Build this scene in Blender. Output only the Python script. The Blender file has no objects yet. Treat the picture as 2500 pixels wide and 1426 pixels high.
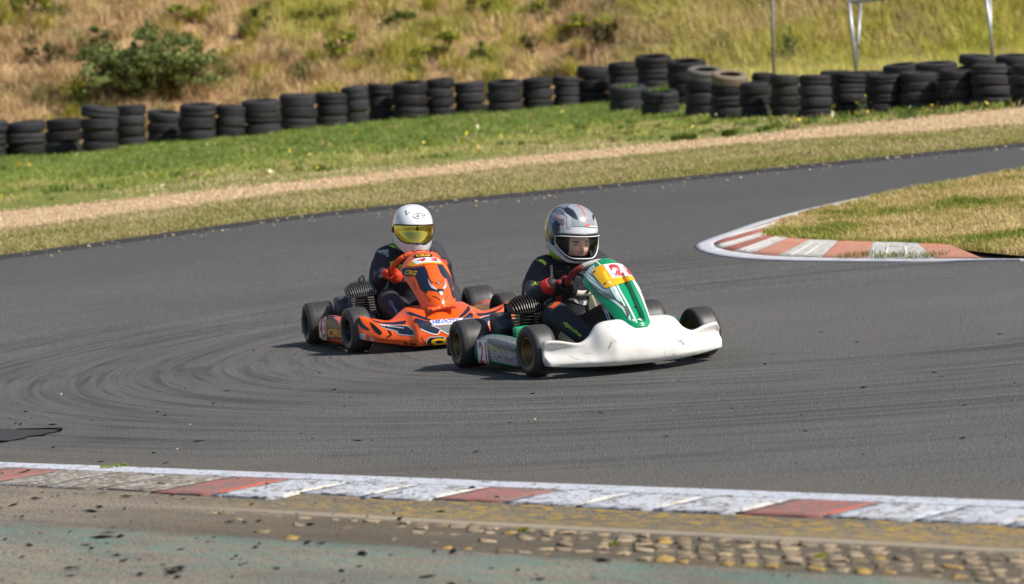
import bpy, bmesh, math, random
import numpy as np
from mathutils import Vector, Matrix
from mathutils.bvhtree import BVHTree

random.seed(7); RNG = np.random.default_rng(11)
scene = bpy.context.scene
COL = scene.collection
rad = math.radians

# ------------------------------------------------------------------ camera
CAM_H, PITCH, ROLL, FPX = 1.569, -0.0664, -0.0841, 8000.0
_f = np.array([0, math.cos(PITCH), math.sin(PITCH)]); _r = np.array([1.0, 0, 0]); _u = np.cross(_r, _f)
CAM_R = math.cos(ROLL)*_r + math.sin(ROLL)*_u
CAM_U = -math.sin(ROLL)*_r + math.cos(ROLL)*_u
CAM_F = _f
CAM_P = np.array([0, 0, CAM_H])
cam_data = bpy.data.cameras.new('camera'); cam = bpy.data.objects.new('camera', cam_data); COL.objects.link(cam)
cam_data.sensor_width = 36.0; cam_data.lens = FPX/2500*36.0
cam_data.clip_start = 0.1; cam_data.clip_end = 2000
M = Matrix.Identity(4)
for i in range(3):
    M[i][0] = CAM_R[i]; M[i][1] = CAM_U[i]; M[i][2] = -CAM_F[i]; M[i][3] = CAM_P[i]
cam.matrix_world = M
cam_data.dof.use_dof = True; cam_data.dof.focus_distance = 17.3; cam_data.dof.aperture_fstop = 4.0
scene.camera = cam

# ------------------------------------------------------------------ world, sun, exposure
SUN_TO = Vector((0.885, -0.466, 0.0)).normalized(); SUN_EL = rad(43)
sun_dir = Vector((SUN_TO.x*math.cos(SUN_EL), SUN_TO.y*math.cos(SUN_EL), math.sin(SUN_EL)))
world = bpy.data.worlds.new('World'); scene.world = world; world.use_nodes = True
wn = world.node_tree; wn.nodes.clear()
sky = wn.nodes.new('ShaderNodeTexSky'); sky.sky_type = 'NISHITA'; sky.sun_disc = False
sky.sun_elevation = SUN_EL; sky.sun_rotation = math.atan2(sun_dir.x, sun_dir.y)
sky.air_density = 1.0; sky.dust_density = 1.2; sky.ozone_density = 1.0
bg = wn.nodes.new('ShaderNodeBackground'); bg.inputs[1].default_value = 0.095
wo = wn.nodes.new('ShaderNodeOutputWorld')
wn.links.new(sky.outputs[0], bg.inputs[0]); wn.links.new(bg.outputs[0], wo.inputs[0])
sun_data = bpy.data.lights.new('sun', 'SUN'); sun_data.energy = 4.8; sun_data.angle = rad(0.53); sun_data.color = (1.0, 0.95, 0.87)
sun = bpy.data.objects.new('sun', sun_data); COL.objects.link(sun)
sun.rotation_euler = sun_dir.to_track_quat('Z', 'Y').to_euler()
sun.location = (20, -10, 30)
scene.view_settings.view_transform = 'Standard'; scene.view_settings.look = 'None'
scene.view_settings.exposure = 0.18; scene.view_settings.gamma = 1.0
scene.view_settings.use_curve_mapping = False
scene.render.engine = 'CYCLES'
scene.cycles.use_denoising = True
try: scene.cycles.denoiser = 'OPENIMAGEDENOISE'
except Exception: pass
scene.cycles.max_bounces = 6; scene.cycles.transparent_max_bounces = 12
scene.cycles.sample_clamp_indirect = 6

# ------------------------------------------------------------------ helpers: pixels to ground
def px_ray(px, py):
    return CAM_F + CAM_R*(px-1250)/FPX - CAM_U*(py-713)/FPX
SL = [(21, 0.0), (27, 0.042), (32, 0.042), (37, 0.015), (400, 0.015)]
def terrain(Y):
    """height of the ground profile: flat under the karts, rising beyond the hairpin"""
    Y = np.asarray(Y, float); z = np.zeros_like(Y)
    for (y0, s0), (y1, s1) in zip(SL[:-1], SL[1:]):
        d = np.clip(Y-y0, 0, y1-y0)
        z = z + s0*d + (s1-s0)*d*d/(2*(y1-y0))
    return z
HB = np.array([(-90, 64), (-12, 63.5), (1.5, 64.2), (3.2, 62.5), (9, 58), (90, 50.0)])
def hill(X, Y):
    yh = np.interp(X, HB[:, 0], HB[:, 1])
    d = np.maximum(np.asarray(Y, float)-yh, 0)
    return np.where(d < 2, 0.10*d*d, 0.4+0.40*(d-2)) * np.where(d > 30, 1, 1)
def height(X, Y):
    return terrain(Y)+hill(X, Y)
def at(px, py, lo=4.0, hi=110.0, fn=None):
    d = px_ray(px, py); Y = np.linspace(lo, hi, 12000); t = Y/d[1]
    X = t*d[0]; Z = CAM_H+t*d[2]
    h = (fn or height)(X, Y)
    i = int(np.argmax(Z < h)) if (Z < h).any() else len(Y)-1
    return np.array([X[i], Y[i], h[i]])
def flat(X, Y): return terrain(Y)+0*X

def vnoise(x, y, seed=0):
    """smooth value noise in 0..1"""
    xi = np.floor(x).astype(np.int64); yi = np.floor(y).astype(np.int64); fx = x-xi; fy = y-yi
    fx = fx*fx*(3-2*fx); fy = fy*fy*(3-2*fy)
    def h(a, b):
        n = (a*374761393+b*668265263+seed*1442695041) & 0x7fffffff
        n = ((n ^ (n >> 13))*1274126177) & 0x7fffffff
        return ((n ^ (n >> 16)) & 0xffff)/65535.0
    return (h(xi, yi)*(1-fx)+h(xi+1, yi)*fx)*(1-fy)+(h(xi, yi+1)*(1-fx)+h(xi+1, yi+1)*fx)*fy
def fbm(x, y, seed=0, o=3):
    return sum(vnoise(x*2**k, y*2**k, seed+k)*0.5**k for k in range(o))/sum(0.5**k for k in range(o))

# ------------------------------------------------------------------ helpers: colour and materials
def S(r, g, b):
    f = lambda c: ((c/255+0.055)/1.055)**2.4 if c/255 > 0.04045 else c/255/12.92
    return (f(r), f(g), f(b))
MATS = {}
class NT:
    def __init__(self, m):
        m.use_nodes = True; self.t = m.node_tree; self.b = self.t.nodes['Principled BSDF']; self.out = self.t.nodes['Material Output']
    def n(self, typ, **kw):
        x = self.t.nodes.new(typ)
        for k, v in kw.items():
            if k.startswith('i_'):
                key = k[2:]; key = int(key) if key.isdigit() else key.replace('_', ' ')
                x.inputs[key].default_value = v
            else: setattr(x, k, v)
        return x
    def l(self, a, b): self.t.links.new(a, b)
    def noise(self, scale, detail=4, rough=0.6, vec=None, dist=0.0):
        x = self.n('ShaderNodeTexNoise'); x.inputs['Scale'].default_value = scale; x.inputs['Detail'].default_value = detail
        x.inputs['Roughness'].default_value = rough; x.inputs['Distortion'].default_value = dist
        if vec is not None: self.l(vec, x.inputs['Vector'])
        return x.outputs['Fac']
    def ramp(self, fac, stops):
        r = self.n('ShaderNodeValToRGB'); e = r.color_ramp.elements
        while len(e) < len(stops): e.new(0.5)
        for k, (p, c) in enumerate(stops):
            e[k].position = p; e[k].color = (*c, 1) if len(c) == 3 else c
        self.l(fac, r.inputs[0]); return r.outputs[0]
    def mix(self, fac, a, b, mode='MIX'):
        m = self.n('ShaderNodeMix'); m.data_type = 'RGBA'; m.blend_type = mode
        for s, v in ((0, fac), (6, a), (7, b)):
            if isinstance(v, (int, float)): m.inputs[s].default_value = v
            elif isinstance(v, tuple): m.inputs[s].default_value = (*v, 1)
            else: self.l(v, m.inputs[s])
        return m.outputs[2]
    def math(self, op, a, b=None, c=None):
        m = self.n('ShaderNodeMath', operation=op)
        for s, v in ((0, a), (1, b), (2, c)):
            if v is None: continue
            if isinstance(v, (int, float)): m.inputs[s].default_value = v
            else: self.l(v, m.inputs[s])
        return m.outputs[0]
    def bump(self, h, dist, strength=1.0):
        b = self.n('ShaderNodeBump'); b.inputs['Distance'].default_value = dist; b.inputs['Strength'].default_value = strength
        self.l(h, b.inputs['Height']); self.l(b.outputs[0], self.b.inputs['Normal'])
    def obj(self): return self.n('ShaderNodeTexCoord').outputs['Object']
    def base(self, s): self.l(s, self.b.inputs['Base Color'])
def mat(name, col=(0.5, 0.5, 0.5), rough=0.5, metal=0.0, coat=0.0, spec=0.5, bump=None, vary=0.0, vscale=8.0):
    """plain material with optional mottling and bump"""
    if name in MATS: return MATS[name]
    m = bpy.data.materials.new(name); t = NT(m); t.b.inputs['Base Color'].default_value = (*col, 1)
    t.b.inputs['Roughness'].default_value = rough; t.b.inputs['Metallic'].default_value = metal
    t.b.inputs['Coat Weight'].default_value = coat; t.b.inputs['Specular IOR Level'].default_value = spec
    if vary:
        f = t.noise(vscale, 5, 0.65, t.obj())
        t.base(t.ramp(f, [(0.3, tuple(c*(1-vary) for c in col)), (0.7, tuple(min(1, c*(1+vary)) for c in col))]))
    if bump:
        t.bump(t.noise(bump[0], 4, 0.6, t.obj()), bump[1])
    MATS[name] = m; return m
def vcol_mat(name, rough=0.6, coat=0.0, translucent=0.0, bump=None, dirt=0.0, spec=0.5, fade=None):
    if name in MATS: return MATS[name]
    m = bpy.data.materials.new(name); t = NT(m)
    a = t.n('ShaderNodeVertexColor', layer_name='Col'); c = a.outputs[0]
    if dirt:
        c = t.mix(t.math('MULTIPLY', t.ramp(t.noise(9, 5, 0.7, t.obj()), [(0.5, (0, 0, 0)), (0.75, (1, 1, 1))]), dirt), c, S(95, 85, 70))
    t.base(c); t.b.inputs['Roughness'].default_value = rough; t.b.inputs['Coat Weight'].default_value = coat
    t.b.inputs['Specular IOR Level'].default_value = spec
    if bump: t.bump(t.noise(bump[0], 4, 0.6, t.obj()), bump[1])
    if translucent:
        tr = t.n('ShaderNodeBsdfTranslucent'); t.l(c, tr.inputs[0]); mx = t.n('ShaderNodeMixShader'); mx.inputs[0].default_value = translucent
        t.l(t.b.outputs[0], mx.inputs[1]); t.l(tr.outputs[0], mx.inputs[2]); t.l(mx.outputs[0], t.out.inputs[0])
    MATS[name] = m; return m

# ------------------------------------------------------------------ helpers: meshes
def new_mesh(name, V, F, smooth=True, colors=None):
    me = bpy.data.meshes.new(name); me.from_pydata([tuple(map(float, v)) for v in V], [], [tuple(map(int, f)) for f in F])
    me.validate(clean_customdata=False)
    if smooth: me.polygons.foreach_set('use_smooth', [True]*len(me.polygons))
    if colors is not None:
        a = me.color_attributes.new('Col', 'FLOAT_COLOR', 'POINT')
        c = np.ones((len(me.vertices), 4), np.float32); c[:, :3] = np.asarray(colors, np.float32)[:len(me.vertices)]
        a.data.foreach_set('color', c.ravel())
    me.update(); return me
def fast_mesh(name, V, loops, sizes, colors=None):
    me = bpy.data.meshes.new(name); V = np.asarray(V, np.float32)
    me.vertices.add(len(V)); me.vertices.foreach_set('co', V.ravel())
    me.loops.add(len(loops)); me.loops.foreach_set('vertex_index', np.asarray(loops, np.int32))
    st = np.concatenate([[0], np.cumsum(sizes)[:-1]]).astype(np.int32)
    me.polygons.add(len(sizes)); me.polygons.foreach_set('loop_start', st)
    try: me.polygons.foreach_set('loop_total', np.asarray(sizes, np.int32))
    except Exception: pass
    me.update(calc_edges=True)
    if colors is not None:
        a = me.color_attributes.new('Col', 'FLOAT_COLOR', 'POINT'); c = np.ones((len(V), 4), np.float32); c[:, :3] = colors
        a.data.foreach_set('color', c.ravel())
    return me
def obj(name, me, m=None, parent=None, label=None, cat=None, group=None, kind=None):
    o = bpy.data.objects.new(name, me); COL.objects.link(o)
    if m is not None and me is not None and not me.materials: me.materials.append(m)
    if parent is not None: o.parent = parent
    if label: o['label'] = label
    if cat: o['category'] = cat
    if group: o['group'] = group
    if kind: o['kind'] = kind
    return o
def empty(name, parent=None, loc=(0, 0, 0), rz=0.0, **kw):
    o = obj(name, None, None, parent, **kw); o.location = loc; o.rotation_euler = (0, 0, rz); o.empty_display_size = 0.1; return o
def part(name, VF, m, parent, smooth=True, colors=None, **kw):
    return obj(name, new_mesh(name, VF[0], VF[1], smooth, colors), m, parent, **kw)
def join(*vfs):
    V = []; F = []
    for v, f in vfs:
        n = len(V); V += [tuple(p) for p in v]; F += [tuple(i+n for i in q) for q in f]
    return V, F
def grid_faces(nu, nv, cu=False, cv=False):
    F = []
    for i in range(nu if cu else nu-1):
        for j in range(nv if cv else nv-1):
            a = i*nv+j; b = ((i+1) % nu)*nv+j; c = ((i+1) % nu)*nv+(j+1) % nv; d = i*nv+(j+1) % nv
            F.append((a, b, c, d))
    return F
def loft(rows, cu=False, cv=True, caps=True):
    n = len(rows[0]); V = [p for r in rows for p in r]; F = grid_faces(len(rows), n, cu, cv)
    if caps and cv and not cu:
        F.append(tuple(range(n))); F.append(tuple((len(rows)-1)*n+k for k in reversed(range(n))))
    return V, F
def catmull(P, n):
    P = np.asarray(P, float); Q = np.vstack([2*P[0]-P[1], P, 2*P[-1]-P[-2]]); out = []
    for i in range(1, len(Q)-2):
        for t in np.linspace(0, 1, n, endpoint=False):
            a, b, c, d = Q[i-1], Q[i], Q[i+1], Q[i+2]
            out.append(0.5*((2*b)+(c-a)*t+(2*a-5*b+4*c-d)*t*t+(3*b-a-3*c+d)*t**3))
    out.append(P[-1]); return np.array(out)
def tube(pts, r, n=10, smooth=0, round_caps=False, closed=False):
    P = np.asarray(pts, float)
    R = np.full(len(P), r) if np.isscalar(r) else np.asarray(r, float)
    if smooth:
        Q = catmull(np.hstack([P, R[:, None]]), smooth); P = Q[:, :3]; R = Q[:, 3]
    if round_caps:
        d0 = (P[0]-P[1])/np.linalg.norm(P[0]-P[1]); d1 = (P[-1]-P[-2])/np.linalg.norm(P[-1]-P[-2])
        a = [math.sin(x) for x in (1.5, 1.2, 0.8, 0.4)]; c = [math.cos(x) for x in (1.5, 1.2, 0.8, 0.4)]
        P = np.vstack([[P[0]+d0*R[0]*s for s in a], P, [P[-1]+d1*R[-1]*s for s in reversed(a)]])
        R = np.concatenate([[R[0]*x for x in c], R, [R[-1]*x for x in reversed(c)]])
    T = np.gradient(P, axis=0) if not closed else np.roll(P, -1, 0)-np.roll(P, 1, 0)
    T /= np.linalg.norm(T, axis=1)[:, None]+1e-12
    up = np.array([0, 0, 1.0]) if abs(T[0][2]) < 0.9 else np.array([1.0, 0, 0])
    rows = []; N = np.cross(T[0], up); N /= np.linalg.norm(N)
    for p, t, rr in zip(P, T, R):
        N = N-t*np.dot(N, t); N /= np.linalg.norm(N)+1e-12; B = np.cross(t, N)
        rows.append([p+rr*(math.cos(a)*N+math.sin(a)*B) for a in np.linspace(0, 2*math.pi, n, endpoint=False)])
    return loft(rows, cu=closed)
def lathe(prof, n=32, axis='y', center=(0, 0, 0), closed_prof=False):
    """prof: list of (along-axis, radius)"""
    rows = []
    for k in range(n):
        a = 2*math.pi*k/n; row = []
        for s, r in prof:
            c, d = r*math.cos(a), r*math.sin(a)
            row.append({'y': (c, s, d), 'x': (s, c, d), 'z': (c, d, s)}[axis])
        rows.append([tuple(np.add(p, center)) for p in row])
    return [p for r in rows for p in r], grid_faces(n, len(prof), True, closed_prof)
def box(cx, cy, cz, sx, sy, sz, b=0.0, seg=2):
    bm = bmesh.new(); bmesh.ops.create_cube(bm, size=1.0)
    for v in bm.verts: v.co = Vector((cx+v.co.x*sx, cy+v.co.y*sy, cz+v.co.z*sz))
    if b > 0: bmesh.ops.bevel(bm, geom=list(bm.edges), offset=b, segments=seg, affect='EDGES', profile=0.5)
    V = [tuple(v.co) for v in bm.verts]; F = [tuple(v.index for v in f.verts) for f in bm.faces]; bm.free(); return V, F
def xform(VF, Mx):
    return [tuple(Mx @ Vector(v)) for v in VF[0]], VF[1]
def voxel(VF, size, smooth=4, fac=0.5):
    """one continuous skin over overlapping closed pieces"""
    me = new_mesh('tmp', VF[0], VF[1]); o = bpy.data.objects.new('tmp', me); COL.objects.link(o)
    bm = bmesh.new(); bm.from_mesh(me); bmesh.ops.recalc_face_normals(bm, faces=bm.faces); bm.to_mesh(me); bm.free()
    r = o.modifiers.new('r', 'REMESH'); r.mode = 'VOXEL'; r.voxel_size = size; r.adaptivity = 0
    s = o.modifiers.new('s', 'SMOOTH'); s.iterations = smooth; s.factor = fac
    dg = bpy.context.evaluated_depsgraph_get(); ev = o.evaluated_get(dg); em = ev.to_mesh()
    V = [tuple(v.co) for v in em.vertices]; F = [tuple(p.vertices) for p in em.polygons]
    ev.to_mesh_clear(); bpy.data.objects.remove(o); bpy.data.meshes.remove(me); return V, F
def strip_sheet(name, A, B, n, m, dz, mt, kind='structure', zf=None, label=None, cat=None, fn=flat):
    """sheet between two ground polylines following the terrain"""
    def res(P):
        P = np.asarray(P, float)[:, :2]; d = np.concatenate([[0], np.cumsum(np.linalg.norm(np.diff(P, axis=0), axis=1))]); t = np.linspace(0, d[-1], n)
        return np.stack([np.interp(t, d, P[:, 0]), np.interp(t, d, P[:, 1])], 1)
    a, b = res(A), res(B); V = []
    for i in range(n):
        for j in range(m):
            t = j/(m-1); x, y = a[i]*(1-t)+b[i]*t
            V.append((x, y, float(fn(np.array(x), np.array(y)))+dz))
    me = new_mesh(name, V, grid_faces(n, m)); 
    if me.polygons and me.polygons[0].normal.z < 0: me.flip_normals()
    return obj(name, me, mt, kind=kind, label=label, cat=cat)

# ---- lettering and flat graphics laid on a surface
def text_mesh(s, bold=0.0, shear=0.0, space=1.0):
    c = bpy.data.curves.new('t', 'FONT'); c.body = s; c.size = 1.0; c.offset = bold; c.shear = shear; c.space_character = space
    c.resolution_u = 3; o = bpy.data.objects.new('t', c); COL.objects.link(o)
    dg = bpy.context.evaluated_depsgraph_get(); em = o.evaluated_get(dg).to_mesh()
    V = np.array([v.co[:2] for v in em.vertices]); F = [tuple(p.vertices) for p in em.polygons]
    o.evaluated_get(dg).to_mesh_clear(); bpy.data.objects.remove(o); bpy.data.curves.remove(c)
    lo, hi = V.min(0), V.max(0); return (V-lo)/(hi-lo), F
def refine(V2, F, L):
    """cut a flat mesh until its edges are shorter than L (same units as V2)"""
    bm = bmesh.new(); vs = [bm.verts.new((p[0], p[1], 0)) for p in V2]
    for f in F:
        try: bm.faces.new([vs[i] for i in f])
        except ValueError: pass
    bmesh.ops.triangulate(bm, faces=list(bm.faces))
    for _ in range(5):
        e = [x for x in bm.edges if x.calc_length() > L]
        if not e: break
        bmesh.ops.subdivide_edges(bm, edges=e, cuts=1); bmesh.ops.triangulate(bm, faces=[f for f in bm.faces if len(f.verts) > 3])
    bm.verts.index_update(); V = np.array([v.co[:2] for v in bm.verts]); F2 = [tuple(v.index for v in f.verts) for f in bm.faces]; bm.free()
    return V, F2
def poly_mesh(P):
    bm = bmesh.new(); f = bm.faces.new([bm.verts.new((p[0], p[1], 0)) for p in P]); bmesh.ops.triangulate(bm, faces=[f])
    bm.verts.index_update(); V = np.array([v.co[:2] for v in bm.verts]); F = [tuple(v.index for v in g.verts) for g in bm.faces]; bm.free(); return V, F
def bvh_of(objs):
    V = []; F = []
    for o in (objs if isinstance(objs, (list, tuple)) else [objs]):
        n = len(V); V += [tuple(v.co) for v in o.data.vertices]; F += [tuple(i+n for i in p.vertices) for p in o.data.polygons]
    return BVHTree.FromPolygons(V, F)
class Decals:
    """flat print laid on a part; rays come from where the photograph was taken (in the thing's own frame) or along a given direction"""
    def __init__(self, root, targets):
        self.t = bvh_of(targets); self.parent = targets[0] if isinstance(targets, (list, tuple)) else targets
        self.inv = (Matrix.Translation(root.location) @ root.rotation_euler.to_matrix().to_4x4()).inverted(); self.eye = self.inv @ Vector(CAM_P)
    def lay(self, name, V2, F, mt, ray, off, mirror=False, parent=None, maxspan=0.12):
        P = []; ok = []
        for p in V2:
            o, d = ray(p); h = self.t.ray_cast(o, d)
            if h[0] is None: P.append((0, 0, 0)); ok.append(False); continue
            n = h[1]
            if n.dot(d) > 0: n = -n
            q = h[0]+n*off; P.append(tuple(q)); ok.append(True)
        A = np.array(P); G = []
        for f in F:
            if all(ok[i] for i in f):
                q = A[list(f)]
                if (q.max(0)-q.min(0)).max() < maxspan: G.append(f)
        if not G: return None
        used = sorted({i for f in G for i in f}); mp = {u: k for k, u in enumerate(used)}
        if mirror: part(name, ([(P[u][0], -P[u][1], P[u][2]) for u in used], [tuple(mp[i] for i in reversed(f)) for f in G]), mt, parent or self.parent, smooth=False)
        return part(name, ([P[u] for u in used], [tuple(mp[i] for i in f) for f in G]), mt, parent or self.parent, smooth=False)
    def px(self, p):
        d = self.inv.to_3x3() @ Vector(px_ray(*p)); return self.eye, d.normalized()
    def poly(self, name, pts, mt, off=0.0015, mirror=False, L=7):
        V, F = refine(*poly_mesh(pts), L); return self.lay(name, V, F, mt, self.px, off, mirror)
    def text(self, name, s, p0, p1, hvec, mt, off=0.002, bold=0.03, shear=0.0, mirror=False, L=5, space=1.0):
        """p0..p1 = baseline in picture pixels, hvec = rise of the letters"""
        V, F = text_mesh(s, bold, shear, space); p0, p1, hv = map(lambda a: np.array(a, float), (p0, p1, hvec))
        V = p0+V[:, :1]*(p1-p0)+V[:, 1:]*hv
        V, F = refine(V, F, L); return self.lay(name, V, F, mt, self.px, off, mirror)
    def line(self, name, pts, w, mt, off=0.0015, mirror=False):
        P = np.array(pts, float); T = np.gradient(P, axis=0); T /= np.linalg.norm(T, axis=1)[:, None]; N = np.stack([-T[:, 1], T[:, 0]], 1)
        ww = np.broadcast_to(np.asarray(w, float), (len(P),))[:, None]
        Q = np.vstack([P+N*ww/2, (P-N*ww/2)]); n = len(P)
        F = [(i, i+1, n+i+1, n+i) for i in range(n-1)]
        V, F = refine(Q, F, 8); return self.lay(name, V, F, mt, self.px, off, mirror)
    def plane(self, name, V2, F, mt, o, r, u, off=0.0015, L=None, mirror=False):
        """project along -(r x u); V2 in metres on the plane (o, r, u)"""
        o, r, u = Vector(o), Vector(r).normalized(), Vector(u).normalized(); n = r.cross(u)
        if L: V2, F = refine(V2, F, L)
        return self.lay(name, V2, F, mt, lambda p: (o+r*p[0]+u*p[1]+n*0.25, -n), off, mirror)
# ================================================================== THE SETTING
# ---- lines of the place on the ground
FAR = [at(x, y, fn=flat)[:2] for x, y in ((0, 625), (300, 585), (600, 543), (800, 519), (1000, 498), (1250, 474), (1500, 450), (1750, 425), (2000, 400), (2250, 375), (2500, 350))]
def extend(P, left, right):
    P = [np.array(p) for p in P]; d0 = P[0]-P[1]; d0 /= np.linalg.norm(d0); d1 = P[-1]-P[-2]; d1 /= np.linalg.norm(d1)
    return [P[0]+d0*left]+P+[P[-1]+d1*right]
FARX = extend(FAR, 14, 16)
PATH_N = extend([at(x, y, fn=flat)[:2] for x, y in ((0, 562), (250, 530), (500, 500), (900, 452), (1250, 409), (1600, 375), (1800, 356), (2000, 340), (2250, 325), (2500, 305))], 14, 16)
PATH_F = extend([at(x, y, fn=flat)[:2] for x, y in ((0, 522), (250, 498), (500, 470), (900, 430), (1250, 389), (1600, 356), (1800, 338), (2000, 315), (2250, 292), (2500, 265))], 14, 16)
K0 = at(0, 1140, fn=flat)[:2]; K1 = at(2500, 1240, fn=flat)[:2]
KD = (K1-K0)/np.linalg.norm(K1-K0); KN = np.array([KD[1], -KD[0]])            # along the near kerb / towards the camera side
NEARX = [K0-KD*14, K0, K1, K1+KD*12]

# ---- asphalt
def asphalt():
    m = bpy.data.materials.new('asphalt'); t = NT(m); co = t.obj()
    grain = t.noise(120, 2, 0.7, co); grain2 = t.noise(38, 3, 0.75, co); big = t.noise(0.55, 4, 0.55, co); mid = t.noise(3.0, 4, 0.6, co)
    c = t.ramp(grain, [(0.39, S(30, 30, 31)), (0.5, S(83, 83, 82)), (0.61, S(172, 169, 162))])
    c = t.mix(0.30, c, t.ramp(grain2, [(0.38, S(62, 62, 62)), (0.62, S(114, 112, 108))]))
    c = t.mix(t.math('MULTIPLY', t.ramp(big, [(0.35, (0, 0, 0)), (0.65, (1, 1, 1))]), 0.36), c, S(80, 80, 80))
    c = t.mix(t.math('MULTIPLY', t.ramp(mid, [(0.45, (0, 0, 0)), (0.7, (1, 1, 1))]), 0.15), c, S(106, 101, 93))
    # rubber laid down on the racing line: rings round the hairpin
    sep = t.n('ShaderNodeSeparateXYZ'); t.l(co, sep.inputs[0])
    dx = t.math('SUBTRACT', sep.outputs[0], 2.1); dy = t.math('SUBTRACT', sep.outputs[1], 19.3)
    r = t.math('SQRT', t.math('ADD', t.math('MULTIPLY', dx, dx), t.math('MULTIPLY', dy, dy)))
    ang = t.math('ARCTAN2', dy, dx)
    def streak(fr, fa, seed):
        v = t.n('ShaderNodeCombineXYZ'); t.l(t.math('MULTIPLY', r, fr), v.inputs[0]); t.l(t.math('MULTIPLY', ang, fa), v.inputs[1]); v.inputs[2].default_value = seed
        return t.noise(1.0, 3, 0.6, v.outputs[0])
    s1 = t.ramp(streak(3.2, 1.1, 3.0), [(0.48, (0, 0, 0)), (0.66, (1, 1, 1))])
    s2 = t.ramp(streak(12, 1.3, 9.0), [(0.50, (0, 0, 0)), (0.60, (1, 1, 1))])
    s3 = t.ramp(streak(30, 1.8, 5.0), [(0.53, (0, 0, 0)), (0.60, (1, 1, 1))])
    br1 = t.ramp(t.noise(0.8, 4, 0.65, co), [(0.38, (0.25, 0.25, 0.25)), (0.56, (1, 1, 1))]); br2 = t.ramp(t.noise(1.7, 4, 0.7, co), [(0.40, (0.15, 0.15, 0.15)), (0.56, (1, 1, 1))])
    s2 = t.math('MULTIPLY', s2, br1); s3 = t.math('MULTIPLY', s3, br2)
    band = t.ramp(t.math('DIVIDE', r, 14.0), [(0.10, (0, 0, 0)), (0.22, (1, 1, 1)), (0.40, (1, 1, 1)), (0.60, (0.12, 0.12, 0.12))])
    c = t.mix(t.math('MULTIPLY', t.math('MULTIPLY', s1, band), 0.35), c, S(50, 50, 50))
    c = t.mix(t.math('MULTIPLY', t.math('MULTIPLY', s2, band), 0.42), c, S(38, 38, 38))
    c = t.mix(t.math('MULTIPLY', t.math('MULTIPLY', s3, band), 0.46), c, S(32, 32, 32))
    # newer, bluish seal along the far edge
    farv = t.ramp(t.math('DIVIDE', sep.outputs[1], 40.0), [(0.58, (0, 0, 0)), (0.76, (1, 1, 1))])
    c = t.mix(t.math('MULTIPLY', farv, 0.55), c, S(70, 70, 73))
    # dust near the kerb (distance from the kerb line)
    kt = t.math('ADD', t.math('MULTIPLY', t.math('SUBTRACT', sep.outputs[0], float(K0[0])), float(KN[0])), t.math('MULTIPLY', t.math('SUBTRACT', sep.outputs[1], float(K0[1])), float(KN[1])))
    dust = t.ramp(t.math('ADD', t.math('ADD', kt, 1.0), t.math('MULTIPLY', t.math('SUBTRACT', mid, 0.5), 0.5)), [(0.35, (0, 0, 0)), (1.0, (1, 1, 1))])
    c = t.mix(t.math('MULTIPLY', dust, 0.45), c, S(116, 108, 95))
    t.base(c); t.b.inputs['Roughness'].default_value = 0.82; t.b.inputs['Specular IOR Level'].default_value = 0.35
    t.bump(t.math('ADD', grain, t.math('MULTIPLY', grain2, 0.8)), 0.012, 1.0)
    return m
ASPHALT = asphalt()
def soil(name, c0, c1, c2, s=1.2, fine=60):
    m = bpy.data.materials.new(name); t = NT(m); co = t.obj()
    a = t.noise(s, 5, 0.65, co); b = t.noise(fine, 4, 0.7, co)
    c = t.ramp(a, [(0.3, c0), (0.5, c1), (0.72, c2)]); c = t.mix(0.45, c, t.ramp(b, [(0.3, tuple(x*0.55 for x in c1)), (0.7, tuple(min(1, x*1.35) for x in c1))]))
    t.base(c); t.b.inputs['Roughness'].default_value = 0.95; t.b.inputs['Specular IOR Level'].default_value = 0.1
    t.bump(t.math('ADD', a, t.math('MULTIPLY', b, 0.3)), 0.05); return m
SOIL_DRY = soil('dry_soil', S(140, 124, 86), S(160, 144, 104), S(134, 130, 78))
SOIL_GREEN = soil('green_soil', S(110, 120, 62), S(124, 132, 68), S(160, 144, 96))
GRAVEL = soil('gravel', S(188, 160, 124), S(202, 174, 138), S(176, 156, 114), 2.5, 45)
HILL_SOIL = soil('hill_soil', S(170, 138, 100), S(188, 158, 116), S(160, 148, 88), 0.5, 12)
DIRT = soil('ground_dirt', S(120, 104, 78), S(130, 115, 88), S(110, 108, 70))

strip_sheet('ground', [(-160, -6), (160, -6)], [(-160, 190), (160, 190)], 90, 260, -0.035, DIRT)
strip_sheet('track', NEARX, FARX, 130, 90, 0.0, ASPHALT)
EDGE = mat('edge_seal', S(52, 52, 54), 0.8, vary=0.35, vscale=60, bump=(90, 0.008))
strip_sheet('track_edge', [p-np.array([0, .42]) for p in FARX], [p+np.array([0, .06]) for p in FARX], 130, 4, 0.004, EDGE)
strip_sheet('dry_verge', FARX, PATH_N, 100, 14, 0.008, SOIL_DRY)
strip_sheet('gravel_path', [p-np.array([0, .12]) for p in PATH_N], [p+np.array([0, .12]) for p in PATH_F], 100, 8, 0.014, GRAVEL)
VERGE_BACK = [(-40, 64), (-12, 63), (1.5, 63), (9, 60), (30, 58)]
strip_sheet('green_verge', PATH_F, VERGE_BACK, 110, 60, 0.004, SOIL_GREEN)
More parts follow.
